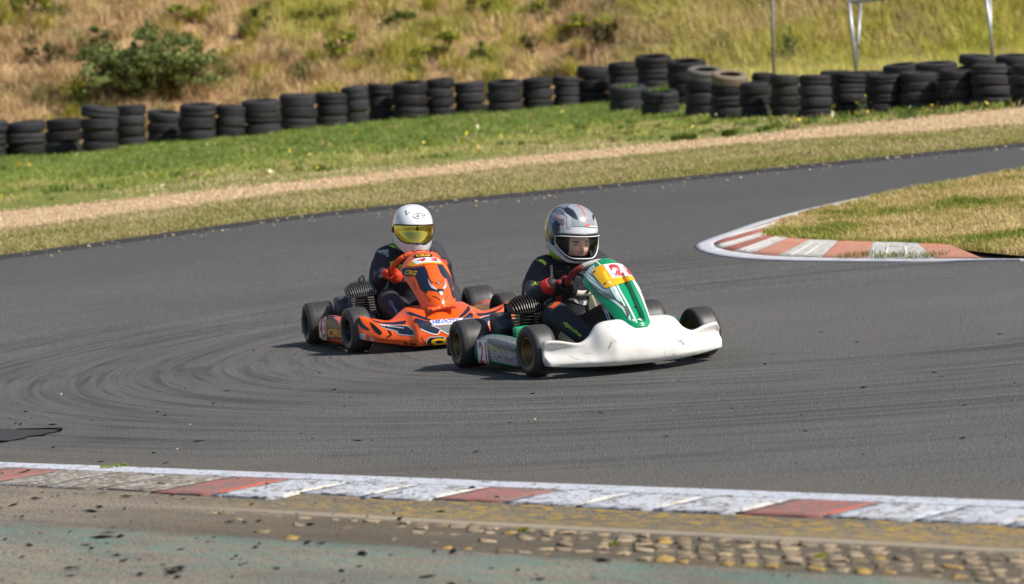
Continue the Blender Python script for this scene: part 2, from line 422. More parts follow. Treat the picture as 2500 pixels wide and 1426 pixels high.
# hillside
xs = np.linspace(-70, 70, 150); ds = np.concatenate([np.linspace(-1.2, 14, 60), np.linspace(15, 60, 20)])
V = []
for x in xs:
    yh = np.interp(x, HB[:, 0], HB[:, 1])
    for d in ds:
        y = yh+d; lump = (fbm(np.array([x*0.55]), np.array([y*0.4]), 5)[0]-0.5)*0.55*min(1, max(0, d/2))
        V.append((x, y, float(height(np.array(x), np.array(y)))+lump+(0.012 if d > -1 else -0.02)))
hm = new_mesh('hillside', V, grid_faces(len(xs), len(ds)))
if hm.polygons[0].normal.z < 0: hm.flip_normals()
hill_o = obj('hillside', hm, HILL_SOIL, kind='structure')
HILL_BVH = bvh_of(hill_o)
def hill_z(x, y):
    h = HILL_BVH.ray_cast(Vector((float(x), float(y), 60)), Vector((0, 0, -1)))
    return h[0].z if h[0] is not None else float(height(np.array(float(x)), np.array(float(y))))

# ---- apron on the camera side of the near kerb, in its own frame: x along the kerb, y towards the camera side
def kframe(o, z=0.0):
    ang = math.atan2(KD[1], KD[0]); o.location = (K0[0], K0[1], z); o.rotation_euler = (0, 0, ang); return o
YS = -1 if np.dot(np.array([-KD[1], KD[0]]), KN) < 0 else 1       # local +y or -y points to the camera side
def apron_mat():
    m = bpy.data.materials.new('apron'); t = NT(m); co = t.obj(); sep = t.n('ShaderNodeSeparateXYZ'); t.l(co, sep.inputs[0])
    s = sep.outputs[0]; tt = t.math('MULTIPLY', sep.outputs[1], float(YS))
    st = t.n('ShaderNodeMapping'); st.inputs['Scale'].default_value = (0.45, 1.6, 1.0); t.l(co, st.inputs[0]); sv = st.outputs[0]
    fine = t.noise(90, 3, 0.75, co); mid = t.noise(7, 5, 0.7, sv); big = t.noise(1.3, 4, 0.6, sv); pat = t.noise(28, 4, 0.65, sv)
    c = t.ramp(fine, [(0.38, S(66, 62, 56)), (0.5, S(126, 118, 106)), (0.62, S(182, 170, 151))])
    c = t.mix(t.math('MULTIPLY', t.ramp(mid, [(0.4, (0, 0, 0)), (0.65, (1, 1, 1))]), 0.50), c, S(160, 143, 121))
    c = t.mix(t.math('MULTIPLY', t.ramp(big, [(0.42, (0, 0, 0)), (0.62, (1, 1, 1))]), 0.55), c, S(98, 94, 89))
    jt = t.math('ADD', tt, t.math('MULTIPLY', t.math('SUBTRACT', mid, 0.5), 0.35))
    def band(lo, hi, soft):
        return t.math('MULTIPLY', t.n_smooth(jt, lo-soft, lo+soft), t.math('SUBTRACT', 1.0, t.n_smooth(jt, hi-soft, hi+soft)))
    sgate = t.n_smooth(s, 1.6, 3.4)
    # yellow lichen / worn yellow paint next to the kerb and among the blocks
    yel = t.math('MULTIPLY', t.math('MULTIPLY', band(0.36, 0.74, 0.06), sgate), t.math('MULTIPLY', t.ramp(pat, [(0.51, (0, 0, 0)), (0.57, (1, 1, 1))]), t.ramp(mid, [(0.40, (0.1, 0.1, 0.1)), (0.55, (1, 1, 1))])))
    c = t.mix(t.math('MULTIPLY', t.math('MULTIPLY', band(0.36, 0.78, 0.06), sgate), 0.40), c, S(110, 100, 74))
    c = t.mix(t.math('MULTIPLY', yel, 0.80), c, S(190, 152, 62))
    # concrete edge line
    c = t.mix(t.math('MULTIPLY', t.math('MULTIPLY', t.math('MULTIPLY', t.n_smooth(tt, 0.74, 0.76), t.math('SUBTRACT', 1.0, t.n_smooth(tt, 0.80, 0.83))), sgate), 0.7), c, S(176, 162, 140))
    c = t.mix(t.math('MULTIPLY', t.math('MULTIPLY', band(0.84, 1.30, 0.03), sgate), 0.62), c, S(84, 74, 58))
    # faded teal paint
    tl = t.n_smooth(t.math('ADD', tt, t.math('MULTIPLY', t.math('SUBTRACT', big, 0.5), 0.25)), 1.24, 1.38)
    fade = t.math('SUBTRACT', 1.0, t.math('MULTIPLY', t.n_smooth(tt, 1.45, 1.95), 0.55))
    worn = t.ramp(t.noise(6, 7, 0.8, sv), [(0.46, (0, 0, 0)), (0.56, (1, 1, 1))])
    c = t.mix(t.math('MULTIPLY', t.math('MULTIPLY', tl, fade), t.math('ADD', 0.05, t.math('MULTIPLY', worn, 0.45))), c, S(92, 140, 130))
    t.base(c); t.b.inputs['Roughness'].default_value = 0.9; t.b.inputs['Specular IOR Level'].default_value = 0.25
    t.bump(t.math('ADD', fine, t.math('MULTIPLY', pat, 1.5)), 0.008); return m
def _smooth(self, v, lo, hi):
    m = self.n('ShaderNodeMapRange'); m.interpolation_type = 'SMOOTHSTEP'; m.inputs[1].default_value = lo; m.inputs[2].default_value = hi
    self.l(v, m.inputs[0]); return m.outputs[0]
NT.n_smooth = _smooth
sA = np.linspace(-14, 16, 160); tA = np.concatenate([np.linspace(-0.02, 2.2, 46), np.linspace(2.4, 10, 12)])
def apron_h(s, t):
    gate = min(1, max(0, (s-1.2)/2.4))
    d = 0.012*math.sin(min(1, max(0, (t-0.40)/0.36))*math.pi)*gate
    return -d + 0.01*(fbm(np.array([s*1.3]), np.array([t*2.5]), 3)[0]-0.5)*min(1, max(0, (t-0.42)*3))
V = [(s, YS*t, apron_h(s, t)+0.010) for s in sA for t in tA]
me = new_mesh('apron', V, grid_faces(len(sA), len(tA)))
if me.polygons[0].normal.z < 0: me.flip_normals()
kframe(obj('apron', me, apron_mat(), kind='structure'))

# ---- painted kerbs
def paint(name, col, under, wear, scale=30):
    m = bpy.data.materials.new(name); t = NT(m); co = t.n('ShaderNodeTexCoord').outputs['Object']
    st = t.n('ShaderNodeMapping'); st.inputs['Scale'].default_value = (1, 1, 1); t.l(co, st.inputs[0])
    a = t.noise(scale, 5, 0.75, st.outputs[0]); b = t.noise(scale*0.2, 4, 0.6, st.outputs[0]); f = t.noise(140, 3, 0.7, st.outputs[0])
    c = t.ramp(b, [(0.3, tuple(x*0.86 for x in col)), (0.7, col)])
    w = t.ramp(t.math('ADD', t.math('MULTIPLY', a, 0.75), t.math('MULTIPLY', b, 0.25)), [(1-wear-0.03, (0, 0, 0)), (1-wear+0.02, (1, 1, 1))])
    c = t.mix(w, c, t.ramp(f, [(0.3, tuple(x*0.6 for x in under)), (0.7, under)]))
    t.base(c); t.b.inputs['Roughness'].default_value = 0.8; t.bump(t.math('ADD', f, a), 0.012); return m
P_WHITE = paint('kerb_white', S(230, 232, 238), S(140, 137, 134), 0.46)
DARK_PATCH = mat('dark_patch_tone', S(56, 56, 58), 0.75, vary=0.3, vscale=50, bump=(90, 0.006))  # darker tone for the ragged sheet lying on the track
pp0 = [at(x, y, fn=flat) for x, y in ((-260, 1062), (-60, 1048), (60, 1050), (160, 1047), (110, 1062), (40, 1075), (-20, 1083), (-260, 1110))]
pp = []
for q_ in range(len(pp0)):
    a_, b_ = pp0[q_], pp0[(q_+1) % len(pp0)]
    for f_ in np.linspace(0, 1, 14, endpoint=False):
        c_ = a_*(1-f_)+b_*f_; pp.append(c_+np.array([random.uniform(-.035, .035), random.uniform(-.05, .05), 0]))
obj('dark_patch', new_mesh('dark_patch', [(p_[0], p_[1], p_[2]+0.004) for p_ in pp], [tuple(range(len(pp)))]), DARK_PATCH, kind='structure')
P_WHITE_LINE = paint('kerb_white_line', S(230, 233, 242), S(146, 144, 144), 0.43)
P_RED = paint('kerb_red', S(194, 124, 116), S(160, 134, 126), 0.49)
P_RED2 = paint('kerb_orange_red', S(206, 112, 88), S(150, 120, 104), 0.34)
P_RIB = paint('kerb_rib_white', S(240, 236, 226), S(200, 178, 146), 0.42)
P_DIRTY = paint('kerb_dirty_white', S(204, 200, 192), S(150, 138, 120), 0.515)
def slab(s0, s1, t0, t1, z0, z1, ys, b=0.006, n=4, rough=0.004):
    """a kerb block with a slightly uneven top"""
    V = []; rows = []
    ss = np.linspace(s0, s1, n+1); ts = np.linspace(t0, t1, n+1)
    for i, s in enumerate(ss):
        for j, t in enumerate(ts):
            e = (i in (0, n)) or (j in (0, n)); zz = z0+(z1-z0)*(t-t0)/(t1-t0)
            V.append((s, ys*t, zz+(-b if e else random.uniform(-rough, rough))))
    F = grid_faces(n+1, n+1); k = len(V)
    idx = [(i, 0) for i in range(n+1)]+[(n, j) for j in range(1, n+1)]+[(i, n) for i in range(n-1, -1, -1)]+[(0, j) for j in range(n-1, 0, -1)]
    top = [i*(n+1)+j for i, j in idx]
    V += [(V[q][0], V[q][1], -0.03) for q in top]
    for a in range(len(top)):
        b2 = (a+1) % len(top); F.append((top[a], top[b2], k+b2, k+a))
    bm = bmesh.new(); vs = [bm.verts.new(v) for v in V]
    for f in F: bm.faces.new([vs[i] for i in f])
    bmesh.ops.recalc_face_normals(bm, faces=bm.faces); bm.verts.index_update()
    V = [tuple(v.co) for v in bm.verts]; F = [tuple(v.index for v in f.verts) for f in bm.faces]; bm.free(); return V, F
kerb = kframe(empty('painted_kerb', kind='structure'), 0.004)
part('edge_line', slab(-14, 14, -0.05, 0.085, 0.010, 0.012, YS, 0.002, 60, 0.001), P_WHITE_LINE, kerb)
PER = 1.5; BL = PER/4; s = 0.20-PER*3
k = 0
while s < 9.5:
    ph = k % 4; a, b = s+0.004, s+BL-0.004
    tE = 0.40 + (0.16 if s < 2.3 else 0)*random.uniform(0.6, 1.0) + random.uniform(-0.015, 0.02)
    m_ = P_RED if ph == 0 else (P_DIRTY if s < 1.6 else P_WHITE)
    part('kerb_block', slab(a-0.0035, b+0.0035, 0.086, tE, 0.011, 0.013, YS, 0.0015, 6, 0.0025), m_, kerb)
    if ph in (1, 2, 3, 0) and s > 1.2 and (k*7) % 5 != 0:
        rb = tube([(b-0.02, YS*0.13, 0.003), (b-0.005, YS*0.26, 0.004), (b+0.0, YS*(tE-0.05), 0.004)], [0.008, 0.015, 0.013], 8, 3, True)
        part('rib', rb, P_RIB if (k*3) % 4 else P_RED2, kerb)
    s += BL; k += 1
# rumble blocks set in rows
rum = kframe(empty('rumble_strip', kind='structure'), 0.010)
RB = [mat('rumble_concrete', S(156, 138, 112), 0.9, vary=0.55, vscale=30, bump=(90, 0.01)), mat('rumble_concrete_dark', S(134, 118, 94), 0.9, vary=0.5, vscale=30, bump=(90, 0.01)), mat('rumble_yellow', S(170, 140, 78), 0.85, vary=0.4, vscale=30, bump=(90, 0.01))]
rb_mesh = []
for q in range(9):
    bv, bf = box(0, 0, 0, 0.070+0.014*random.random(), 0.046, 0.026, 0.011, 3); bv = [(x+0.75*YS*y, y, z*(1-3.0*max(0, x*0.22/0.07))) for x, y, z in bv]
    bv = [(x+random.uniform(-.007, .007), y+random.uniform(-.006, .006), z+random.uniform(-.003, .003)) for x, y, z in bv]
    me = new_mesh('rumble_block', bv, bf); me.materials.append(RB[q//3]); rb_mesh.append(me)
for row in range(6):
    tt = 0.872+row*0.074; s = 2.5+row*0.12
    while s < 8.0:
        keep = min(1, max(0, (s-2.6-0.28*row)/1.6))
        if random.random() < 0.25+0.72*keep:
            yl = (row == 5 and random.random() < 0.5) or random.random() < 0.07
            o = obj('rumble_block', rb_mesh[(6 if yl else random.choice((0, 0, 3)))+random.randrange(3)], None, rum)
            o.location = (s+random.uniform(-.006, .006)+row*0.035, YS*(tt+random.uniform(-.005, .005)), random.uniform(-0.011, -0.003))
            o.rotation_euler = (random.uniform(-.12, .12), random.uniform(-.12, .12), random.uniform(-.12, .12)); o.scale = (random.uniform(0.55, 1.1), random.uniform(0.8, 1.35), random.uniform(0.6, 1.0))
        s += 0.088

# ---- infield: grass island with its painted kerb
IN_FAR = [at(x, y, fn=flat)[:2] for x, y in ((1764, 597), (1790, 578), (1830, 560), (1880, 541), (2000, 510), (2200, 470), (2500, 421))]
IN_NEAR = [at(x, y, fn=flat)[:2] for x, y in ((1764, 603), (1800, 619), (1860, 630), (1950, 635), (2100, 637.5), (2280, 638), (2500, 637))]
IN_FARX = extend(IN_FAR, 0.01, 18); IN_NEARX = extend(IN_NEAR, 0.01, 18)
INFIELD_SOIL = soil('infield_soil', S(140, 126, 76), S(156, 140, 88), S(124, 122, 60), 2.0, 60)
def outline(P):   # smooth outline of the island tip, far side -> tip -> near side
    return catmull(np.array(P), 10)
OUT = outline([at(x, y, fn=flat)[:2] for x, y in ((2500, 418), (2200, 466), (2000, 505), (1860, 541), (1770, 571), (1712, 592), (1699, 603), (1720, 617), (1790, 630), (1900, 637), (2050, 640), (2200, 640.5), (2380, 637.6), (2500, 637.4))])
INN = outline([at(x, y, fn=flat)[:2] for x, y in ((2500, 423), (2200, 472), (2000, 514), (1872, 549), (1795, 577), (1751, 594), (1744, 602), (1757, 611), (1810, 622), (1905, 631), (2050, 635), (2200, 636.5), (2380, 637), (2500, 637))])
INK = outline([at(x, y, fn=flat)[:2] for x, y in ((2500, 424), (2210, 475), (2030, 516), (1935, 541), (1900, 556), (1868, 574), (1860, 583), (1872, 591), (1910, 597), (1985, 603), (2080, 607), (2200, 611), (2300, 616), (2500, 636))])
def ribbon(A, B, i0, i1, z0, z1, dz=0.0, sub=3):
    V = []; n = i1-i0+1
    for i in range(i0, i1+1):
        for j in range(sub+1):
            t = j/sub; p = A[i]*(1-t)+B[i]*t
            V.append((p[0], p[1], float(terrain(p[1]))+z0+(z1-z0)*t+dz))
    F = grid_faces(n, sub+1); k = len(V); ring = [j for j in range(sub+1)]+[i*(sub+1)+sub for i in range(1, n)]+[(n-1)*(sub+1)+j for j in range(sub-1, -1, -1)]+[i*(sub+1) for i in range(n-2, 0, -1)]
    V += [(V[q][0], V[q][1], V[q][2]-0.05) for q in ring]
    for a in range(len(ring)):
        b = (a+1) % len(ring); F.append((ring[a], ring[b], k+b, k+a))
    bm = bmesh.new(); vs = [bm.verts.new(v) for v in V]
    for f in F: bm.faces.new([vs[i] for i in f])
    bmesh.ops.recalc_face_normals(bm, faces=bm.faces); bm.verts.index_update()
    V = [tuple(v.co) for v in bm.verts]; F = [tuple(v.index for v in f.verts) for f in bm.faces]; bm.free(); return V, F
P_ILINE = paint('island_line_white', S(222, 222, 226), S(150, 148, 146), 0.34)
P_IWHITE = paint('island_white', S(230, 226, 218), S(182, 174, 162), 0.45)
P_IRED = paint('island_red', S(226, 152, 122), S(208, 176, 156), 0.45)
P_IRED2 = paint('island_dark_red', S(196, 114, 98), S(172, 140, 126), 0.44)
ik = empty('painted_kerb', kind='structure')
part('edge_line', ribbon(OUT, INN, 0, len(OUT)-1, 0.008, 0.016), P_ILINE, ik)
# block boundaries by picture position on the near side, then round the tip
cuts = []
acc = np.concatenate([[0], np.cumsum(np.linalg.norm(np.diff(INN, axis=0), axis=1))])
dense = 400; uu = np.linspace(0, acc[-1], dense)
def dens(P): return np.stack([np.interp(uu, acc, P[:, 0]), np.interp(uu, acc, P[:, 1])], 1)
DI, DK = dens(INN), dens(INK)
tip_i = int(np.argmin(DK[:, 0])); push = lambda P: P+np.array([-0.03, 0])
IN_FARX = [DK[tip_i]]+[DK[i] for i in range(tip_i-1, -1, -6)]; IN_NEARX = [DK[tip_i]]+[DK[i] for i in range(tip_i+1, len(DK), 6)]
IN_FARX = extend(IN_FARX, 0.001, 18); IN_NEARX = extend(IN_NEARX, 0.001, 0.001)+[np.array([10.0, 14.7])]
strip_sheet('infield', IN_NEARX, IN_FARX, 160, 40, 0.03, INFIELD_SOIL)
def near_idx(px, py): 
    p = at(px, py, fn=flat)[:2]; return int(np.argmin(np.linalg.norm(DI-p, axis=1)))
bounds = [(near_idx(2400, 637), None), (near_idx(2280, 637), 'r'), (near_idx(2115, 636), 'w'), (near_idx(2000, 634.5), 'r'), (near_idx(1895, 630.5), 'w'), (near_idx(1830, 625), 'r'), (near_idx(1790, 618), 'w'), (near_idx(1760, 612), 'd'), (near_idx(1746, 604), 'w'), (near_idx(1752, 593), 'd'), (near_idx(1800, 575), 'w'), (near_idx(1840, 560), 'd'), (near_idx(1900, 541), 'w'), (near_idx(2000, 514), 'd')]
for (i1, _), (i0, c) in zip(bounds[:-1], bounds[1:]):
    if i1-i0 < 2: continue
    part('kerb_block', ribbon(DI, DK, i0, i1, 0.018, 0.060, sub=4), {'r': P_IRED, 'w': P_IWHITE, 'd': P_IRED2}[c], ik)
    if c == 'w' and i1-i0 > 5:
        for fr in (0.30, 0.62):
            j = int(i0+(i1-i0)*fr); p, q = DI[j]*0.90+DK[j]*0.10, DI[j]*0.2+DK[j]*0.8
            part('rib', tube([(p[0], p[1], float(terrain(p[1]))+0.012), (q[0], q[1], float(terrain(q[1]))+0.040)], 0.016, 8, 0, True), P_RIB, ik)
# ================================================================== TYRE WALL
def tyre_mesh(name, grooves, seed):
    rnd = random.Random(seed); prof = []
    hw = 0.5
    pts = [(-0.40, 0.56), (-0.47, 0.62), (-0.50, 0.72), (-0.495, 0.82), (-0.45, 0.91), (-0.37, 0.962), (-0.26, 0.988)]
    for g in grooves: pts += [(g-0.03, 0.997), (g-0.018, 0.986), (g+0.018, 0.986), (g+0.03, 0.997)]
    pts += [(0.26, 0.988), (0.37, 0.962), (0.45, 0.91), (0.495, 0.82), (0.50, 0.72), (0.47, 0.62), (0.40, 0.56), (0.32, 0.60), (0.32, 0.84), (0, 0.90), (-0.32, 0.84), (-0.32, 0.60)]
    V, F = lathe(pts, 40, 'z', closed_prof=True)
    V = [(x*(1+0.012*math.sin(2*math.atan2(y, x)+seed)), y*(1+0.012*math.cos(3*math.atan2(y, x)+seed)), z) for x, y, z in V]
    me = new_mesh(name, V, F); bm = bmesh.new(); bm.from_mesh(me); bmesh.ops.recalc_face_normals(bm, faces=bm.faces); bm.to_mesh(me); bm.free()
    me.polygons.foreach_set('use_smooth', [True]*len(me.polygons)); return me
def tyre_mat(name, c0, c1, dust):
    m = bpy.data.materials.new(name); t = NT(m); oi = t.n('ShaderNodeObjectInfo'); co = t.obj()
    add = t.n('ShaderNodeVectorMath', operation='ADD'); t.l(co, add.inputs[0]); t.l(oi.outputs['Random'], add.inputs[1])
    a = t.noise(2.2, 5, 0.7, add.outputs[0]); c = t.mix(oi.outputs['Random'], c0, c1)
    c = t.mix(t.math('MULTIPLY', t.ramp(a, [(0.45, (0, 0, 0)), (0.72, (1, 1, 1))]), dust), c, S(118, 104, 86))
    t.base(c); t.b.inputs['Roughness'].default_value = 0.72; t.b.inputs['Specular IOR Level'].default_value = 0.3; t.bump(t.noise(24, 3, 0.6, co), 0.006); return m
T_BLACK = tyre_mat('wall_rubber', S(24, 24, 27), S(48, 48, 52), 0.16)
T_GREY = tyre_mat('wall_rubber_pale', S(92, 90, 88), S(110, 106, 100), 0.5)
T_TAN = tyre_mat('wall_rubber_dusty', S(116, 104, 88), S(130, 116, 98), 0.8)
TM = []
for mt_ in (T_BLACK, T_GREY, T_TAN):
    row = []
    for k_, g_ in enumerate(([-0.12, 0.12], [], [0.0])):
        me = tyre_mesh('tyre', g_, k_+1); me.materials.append(mt_); row.append(me)
    TM.append(row)
# (x left, x right, y top, y bottom, tyres, tilt of the top tyre towards the track, shade of top tyre, row)
STACKS = [
 (-190, -108, 300, 404, 3, 2, 0, 'g'), (-104, -20, 296, 397, 3, 2, 0, 'g'),
 (-68, 14, 296, 389, 3, 2, 0, 'g'), (14, 110, 295, 381, 3, 2, 0, 'g'), (112, 195, 294, 378, 3, 1, 0, 'g'), (196, 282, 264, 374, 4, 1, 0, 'g'),
 (282, 355, 259, 360, 4, 2, 0, 'g'), (358, 443, 272, 350, 3, 6, 0, 'g'), (436, 528, 254, 346, 3, 7, 0, 'g'), (528, 597, 258, 339, 3, 5, 0, 'g'),
 (592, 682, 240, 332, 3, 6, 0, 'g'), (682, 768, 233, 320, 3, 2, 0, 'g'), (770, 845, 228, 311, 3, 2, 0, 'g'), (838, 900, 211, 304, 3, 2, 0, 'g'),
 (899, 960, 208, 297, 3, 1, 0, 'g'), (959, 1044, 199, 293, 3, 6, 0, 'g'), (1042, 1110, 195, 286, 4, 5, 0, 'g'), (1114, 1189, 203, 279, 3, 2, 0, 'g'),
 (1190, 1274, 193, 276, 3, 9, 0, 'g'), (1275, 1349, 190, 268, 3, 4, 0, 'g'), (1352, 1413, 189, 261, 3, 2, 0, 'g'),
 (1408, 1494, 162, 254, 3, 5, 0, 'c'), (1490, 1562, 153, 250, 3, 4, 0, 'c'), (1558, 1643, 136, 252, 4, 9, 0, 'c'), (1636, 1728, 148, 262, 4, 9, 0, 'c'),
 (1490, 1582, 208, 275, 2, 9, 0, 'w'), (1570, 1659, 216, 282, 2, 9, 0, 'w'),
 (1676, 1762, 164, 285, 4, 12, 1, 'l'), (1740, 1830, 176, 290, 4, 12, 2, 'm'),
 (1812, 1880, 205, 289, 3, 5, 0, 'r'), (1884, 1953, 185, 286, 4, 3, 0, 'r'), (1956, 2033, 187, 290, 4, 2, 0, 'r'), (2040, 2116, 180, 281, 4, 2, 0, 'r'),
 (2124, 2201, 179, 278, 4, 2, 0, 'r'), (2206, 2294, 176, 272, 4, 3, 0, 'r'), (2300, 2379, 174, 267, 4, 4, 0, 'r'), (2380, 2466, 157, 262, 4, 3, 0, 'r'),
 (2474, 2560, 158, 259, 4, 3, 0, 'r'), (2566, 2650, 156, 257, 4, 3, 0, 'r'),
 (1835, 1900, 183, 277, 3, 3, 0, 'b'), (2010, 2095, 177, 272, 4, 2, 0, 'b'), (2090, 2165, 178, 270, 4, 2, 0, 'b'), (2163, 2248, 158, 266, 5, 4, 0, 'b'), (2246, 2340, 152, 262, 5, 4, 0, 'b'), (2350, 2438, 135, 257, 5, 6, 0, 'b'), (2435, 2522, 134, 254, 5, 5, 0, 'b')]
ORD = ['first', 'second', 'third', 'fourth', 'fifth', 'sixth', 'seventh', 'eighth', 'ninth', 'tenth', 'eleventh', 'twelfth', 'thirteenth', 'fourteenth', 'fifteenth', 'sixteenth', 'seventeenth', 'eighteenth', 'nineteenth', 'twentieth', 'twenty-first', 'twenty-second', 'twenty-third']
def stack_label(row, x0, k, n):
    xs_ = sorted([q[0] for q in STACKS if q[7] == row], reverse=(row in 'gc')); i_ = ORD[xs_.index(x0)]
    lay = 'topmost' if k == n-1 else ('bottom' if k == 0 else ('second' if k == 1 else ('third' if k == 2 else 'fourth')))
    return lay+{'g': ' black tyre of the %s verge stack counting from the tall corner stacks', 'c': ' black tyre of the %s tall corner stack counting from the pale grey tyre', 'w': ' tyre of the %s low weed-filled stack counting from the verge row',
        'l': ' black tyre of the stack under the tilted pale grey tyre', 'm': ' black tyre of the stack under the dusty tan tyre', 'r': ' tyre of the %s gravel-path stack counting from the dusty tan tyre', 'b': ' tyre of the %s rear-row stack counting from the slim steel pole'}[row].replace('%s', i_)
TL = {'g': ('worn black tyre in the single row of stacks beside the long green verge', 'tyres stacked along the green verge'),
      'c': ('black tyre in the tall stacks behind the two weed-filled tyre stacks', 'tyres stacked behind the weed-filled ones'),
      'w': ('black tyre in a low stack of two with green weeds growing inside', 'tyres of the low weed-filled stacks'),
      'l': ('black tyre in the stack topped by a tilted pale grey tyre', 'tyres under the pale grey one'),
      'm': ('black tyre in the stack topped by a dusty tan tyre', 'tyres under the dusty tan one'),
      'r': ('black tyre in the front row of stacks beside the widening gravel path', 'tyres stacked beside the gravel path'),
      'b': ('black tyre in the rear row of stacks below the steel pipe frame', 'tyres stacked in the rear row')}
STACK_POS = []
for (x0, x1, yt, yb, n, tilt, shade, row) in STACKS:
    g = at((x0+x1)/2, yb, fn=flat); sc = FPX/g[1]; R = (x1-x0)/sc/2*1.05
    g = np.array([g[0], g[1]+R*0.6, 0]); g[2] = float(terrain(g[1]))
    Ht = (yb-yt)/sc*1.02-math.sin(rad(tilt))*R*0.6; h = Ht/n; STACK_POS.append((g, R, Ht, row))
    lean = rad(4.0+random.uniform(-2, 2)); ly = rad(random.uniform(-2, 1.5))
    ax = np.array([math.sin(lean), -math.sin(ly)*0.3, 1.0]); p = g.copy(); p[2] += 0.0
    for k in range(n):
        hh = h*random.uniform(0.94, 1.06); c = p+ax*(hh/2); top = (k == n-1)
        o = obj('tyre', TM[shade if top else 0][random.randrange(3)], None)
        f = 1.0+(random.uniform(-0.035, 0.035) if k else 0.01)
        o.scale = (R*f, R*f, hh*1.03)
        tl = tilt*(1.0 if top else 0.35*k/n)
        o.location = (c[0]+random.uniform(-.018, .018), c[1]+random.uniform(-.018, .018), c[2])
        o.rotation_mode = 'ZYX'; o.rotation_euler = (rad(tl+random.uniform(-1.5, 1.5)), lean+rad(random.uniform(-3, 3)*(1.6 if top else 1)), random.uniform(0, 6.28))
        gr = TL[row][1]; lb = stack_label(row, x0, k, n)
        if top and shade == 1: lb, gr = 'tilted pale grey tyre on top of a black stack', None
        if top and shade == 2: lb, gr = 'dusty tan tyre lying on top of a black stack', None
        o['label'] = lb; o['category'] = 'tyre'
        if gr: o['group'] = gr
        p = p+ax*hh

# ================================================================== STEEL POLES
GALV = mat('galvanised_steel', S(168, 170, 172), 0.45, 0.6, vary=0.15, vscale=6)
GALV_D = mat('weathered_steel', S(126, 124, 118), 0.6, 0.4, vary=0.2, vscale=6)
def hill_pt(px, py): 
    p = at(px, py); return np.array([p[0], p[1], hill_z(p[0], p[1])])
def at_depth(px, py, Y):
    d = px_ray(px, py); t = Y/d[1]; return CAM_P+d*t
Yp = 51.0
b0 = at_depth(1884, 192, Yp); b0[2] = hill_z(b0[0], b0[1])-0.1
t0_ = at_depth(1884, -90, Yp)
pole = empty('steel_pole', loc=tuple(b0), label='single slim weathered steel pole standing in tall weeds behind the tyres', cat='pole')
tv = t0_-b0
part('shaft', tube([(0, 0, 0), tuple(tv)], 0.024, 10), GALV_D, pole); part('cap', tube([tuple(tv*0.995), tuple(tv*1.005)], 0.03, 10), GALV_D, pole)
# A-frame sign support
fy = 51.5
root = at_depth(2090, 190, fy); root[2] = hill_z(root[0], root[1])-0.1
fr_o = empty('pipe_frame', loc=tuple(root), label='galvanised steel pipe frame with splayed legs and a top rail behind the tyre stacks', cat='frame')
def fp(px, py, Y): return tuple(at_depth(px, py, Y)-root)
TOPY = -60
fA, fB = fp(2073, 6, fy), fp(2101, 4, fy+0.55)
part('leg', tube([fp(2092, 195, fy), fA], 0.030, 12), GALV, fr_o)
part('leg', tube([fp(2090, 190, fy+0.25), fB], 0.024, 12), GALV, fr_o)
fC, fD = fp(2405, -28, fy), fp(2416, -30, fy+0.55)
part('leg', tube([fp(2428, 170, fy), fC], 0.030, 12), GALV, fr_o)
part('leg', tube([fp(2421, 165, fy+0.25), fD], 0.024, 12), GALV, fr_o)
part('top_rail', tube([fA, fC], 0.026, 12), GALV, fr_o)
part('cross_tie', tube([fA, fB], 0.022, 10), GALV, fr_o); part('cross_tie', tube([fC, fD], 0.022, 10), GALV, fr_o)

# ================================================================== VEGETATION
GRASS = vcol_mat('grass_blades', 0.75, translucent=0.35, spec=0.2)
LEAF = vcol_mat('leaves', 0.6, translucent=0.25, spec=0.3)
def palette(n, cols, noise=None, jit=0.12):
    C = np.array([S(*c) for c in cols]); 
    if noise is None: idx = RNG.random(n)*(len(C)-1)
    else: idx = np.clip(noise, 0, 0.9999)*(len(C)-1)
    i = np.floor(idx).astype(int); f = (idx-i)[:, None]; c = C[i]*(1-f)+C[np.minimum(i+1, len(C)-1)]*f
    return np.clip(c*(1+RNG.normal(0, jit, (n, 1))), 0, 1)
def blade_data(P, h, w, lean, az=None, bend=0.6):
    n = len(P); az = RNG.random(n)*2*math.pi if az is None else az
    side = np.stack([np.cos(az), np.sin(az), np.zeros(n)], 1); la = az+math.pi/2+RNG.normal(0, 0.5, n)
    ld = np.stack([np.cos(la), np.sin(la), np.zeros(n)], 1)
    h = h[:, None]; w = w[:, None]; lean = lean[:, None]; up = np.array([0, 0, 1.0])
    mid = P+up*h*0.55+ld*h*lean*(1-bend)*0.5; tip = P+up*h*(1-0.35*lean)+ld*h*lean
    V = np.stack([P-side*w/2, P+side*w/2, mid+side*w*0.38, mid-side*w*0.38, tip], 1).reshape(-1, 3)
    base = (np.arange(n)*5)[:, None]; L = np.concatenate([base+np.array([0, 1, 2, 3]), base+np.array([3, 2, 4])], 1).ravel()
    return V, L, np.tile([4, 3], n)
def grass(name, P, h, w, lean, col, label, cat='grass', parent=None, tipc=1.25):
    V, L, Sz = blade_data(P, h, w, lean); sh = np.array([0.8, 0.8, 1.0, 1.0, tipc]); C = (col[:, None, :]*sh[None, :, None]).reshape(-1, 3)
    me = fast_mesh(name, V, L, Sz, np.clip(C, 0, 1))
    return obj(name, me, GRASS, parent, label=label, cat=cat, kind='stuff')
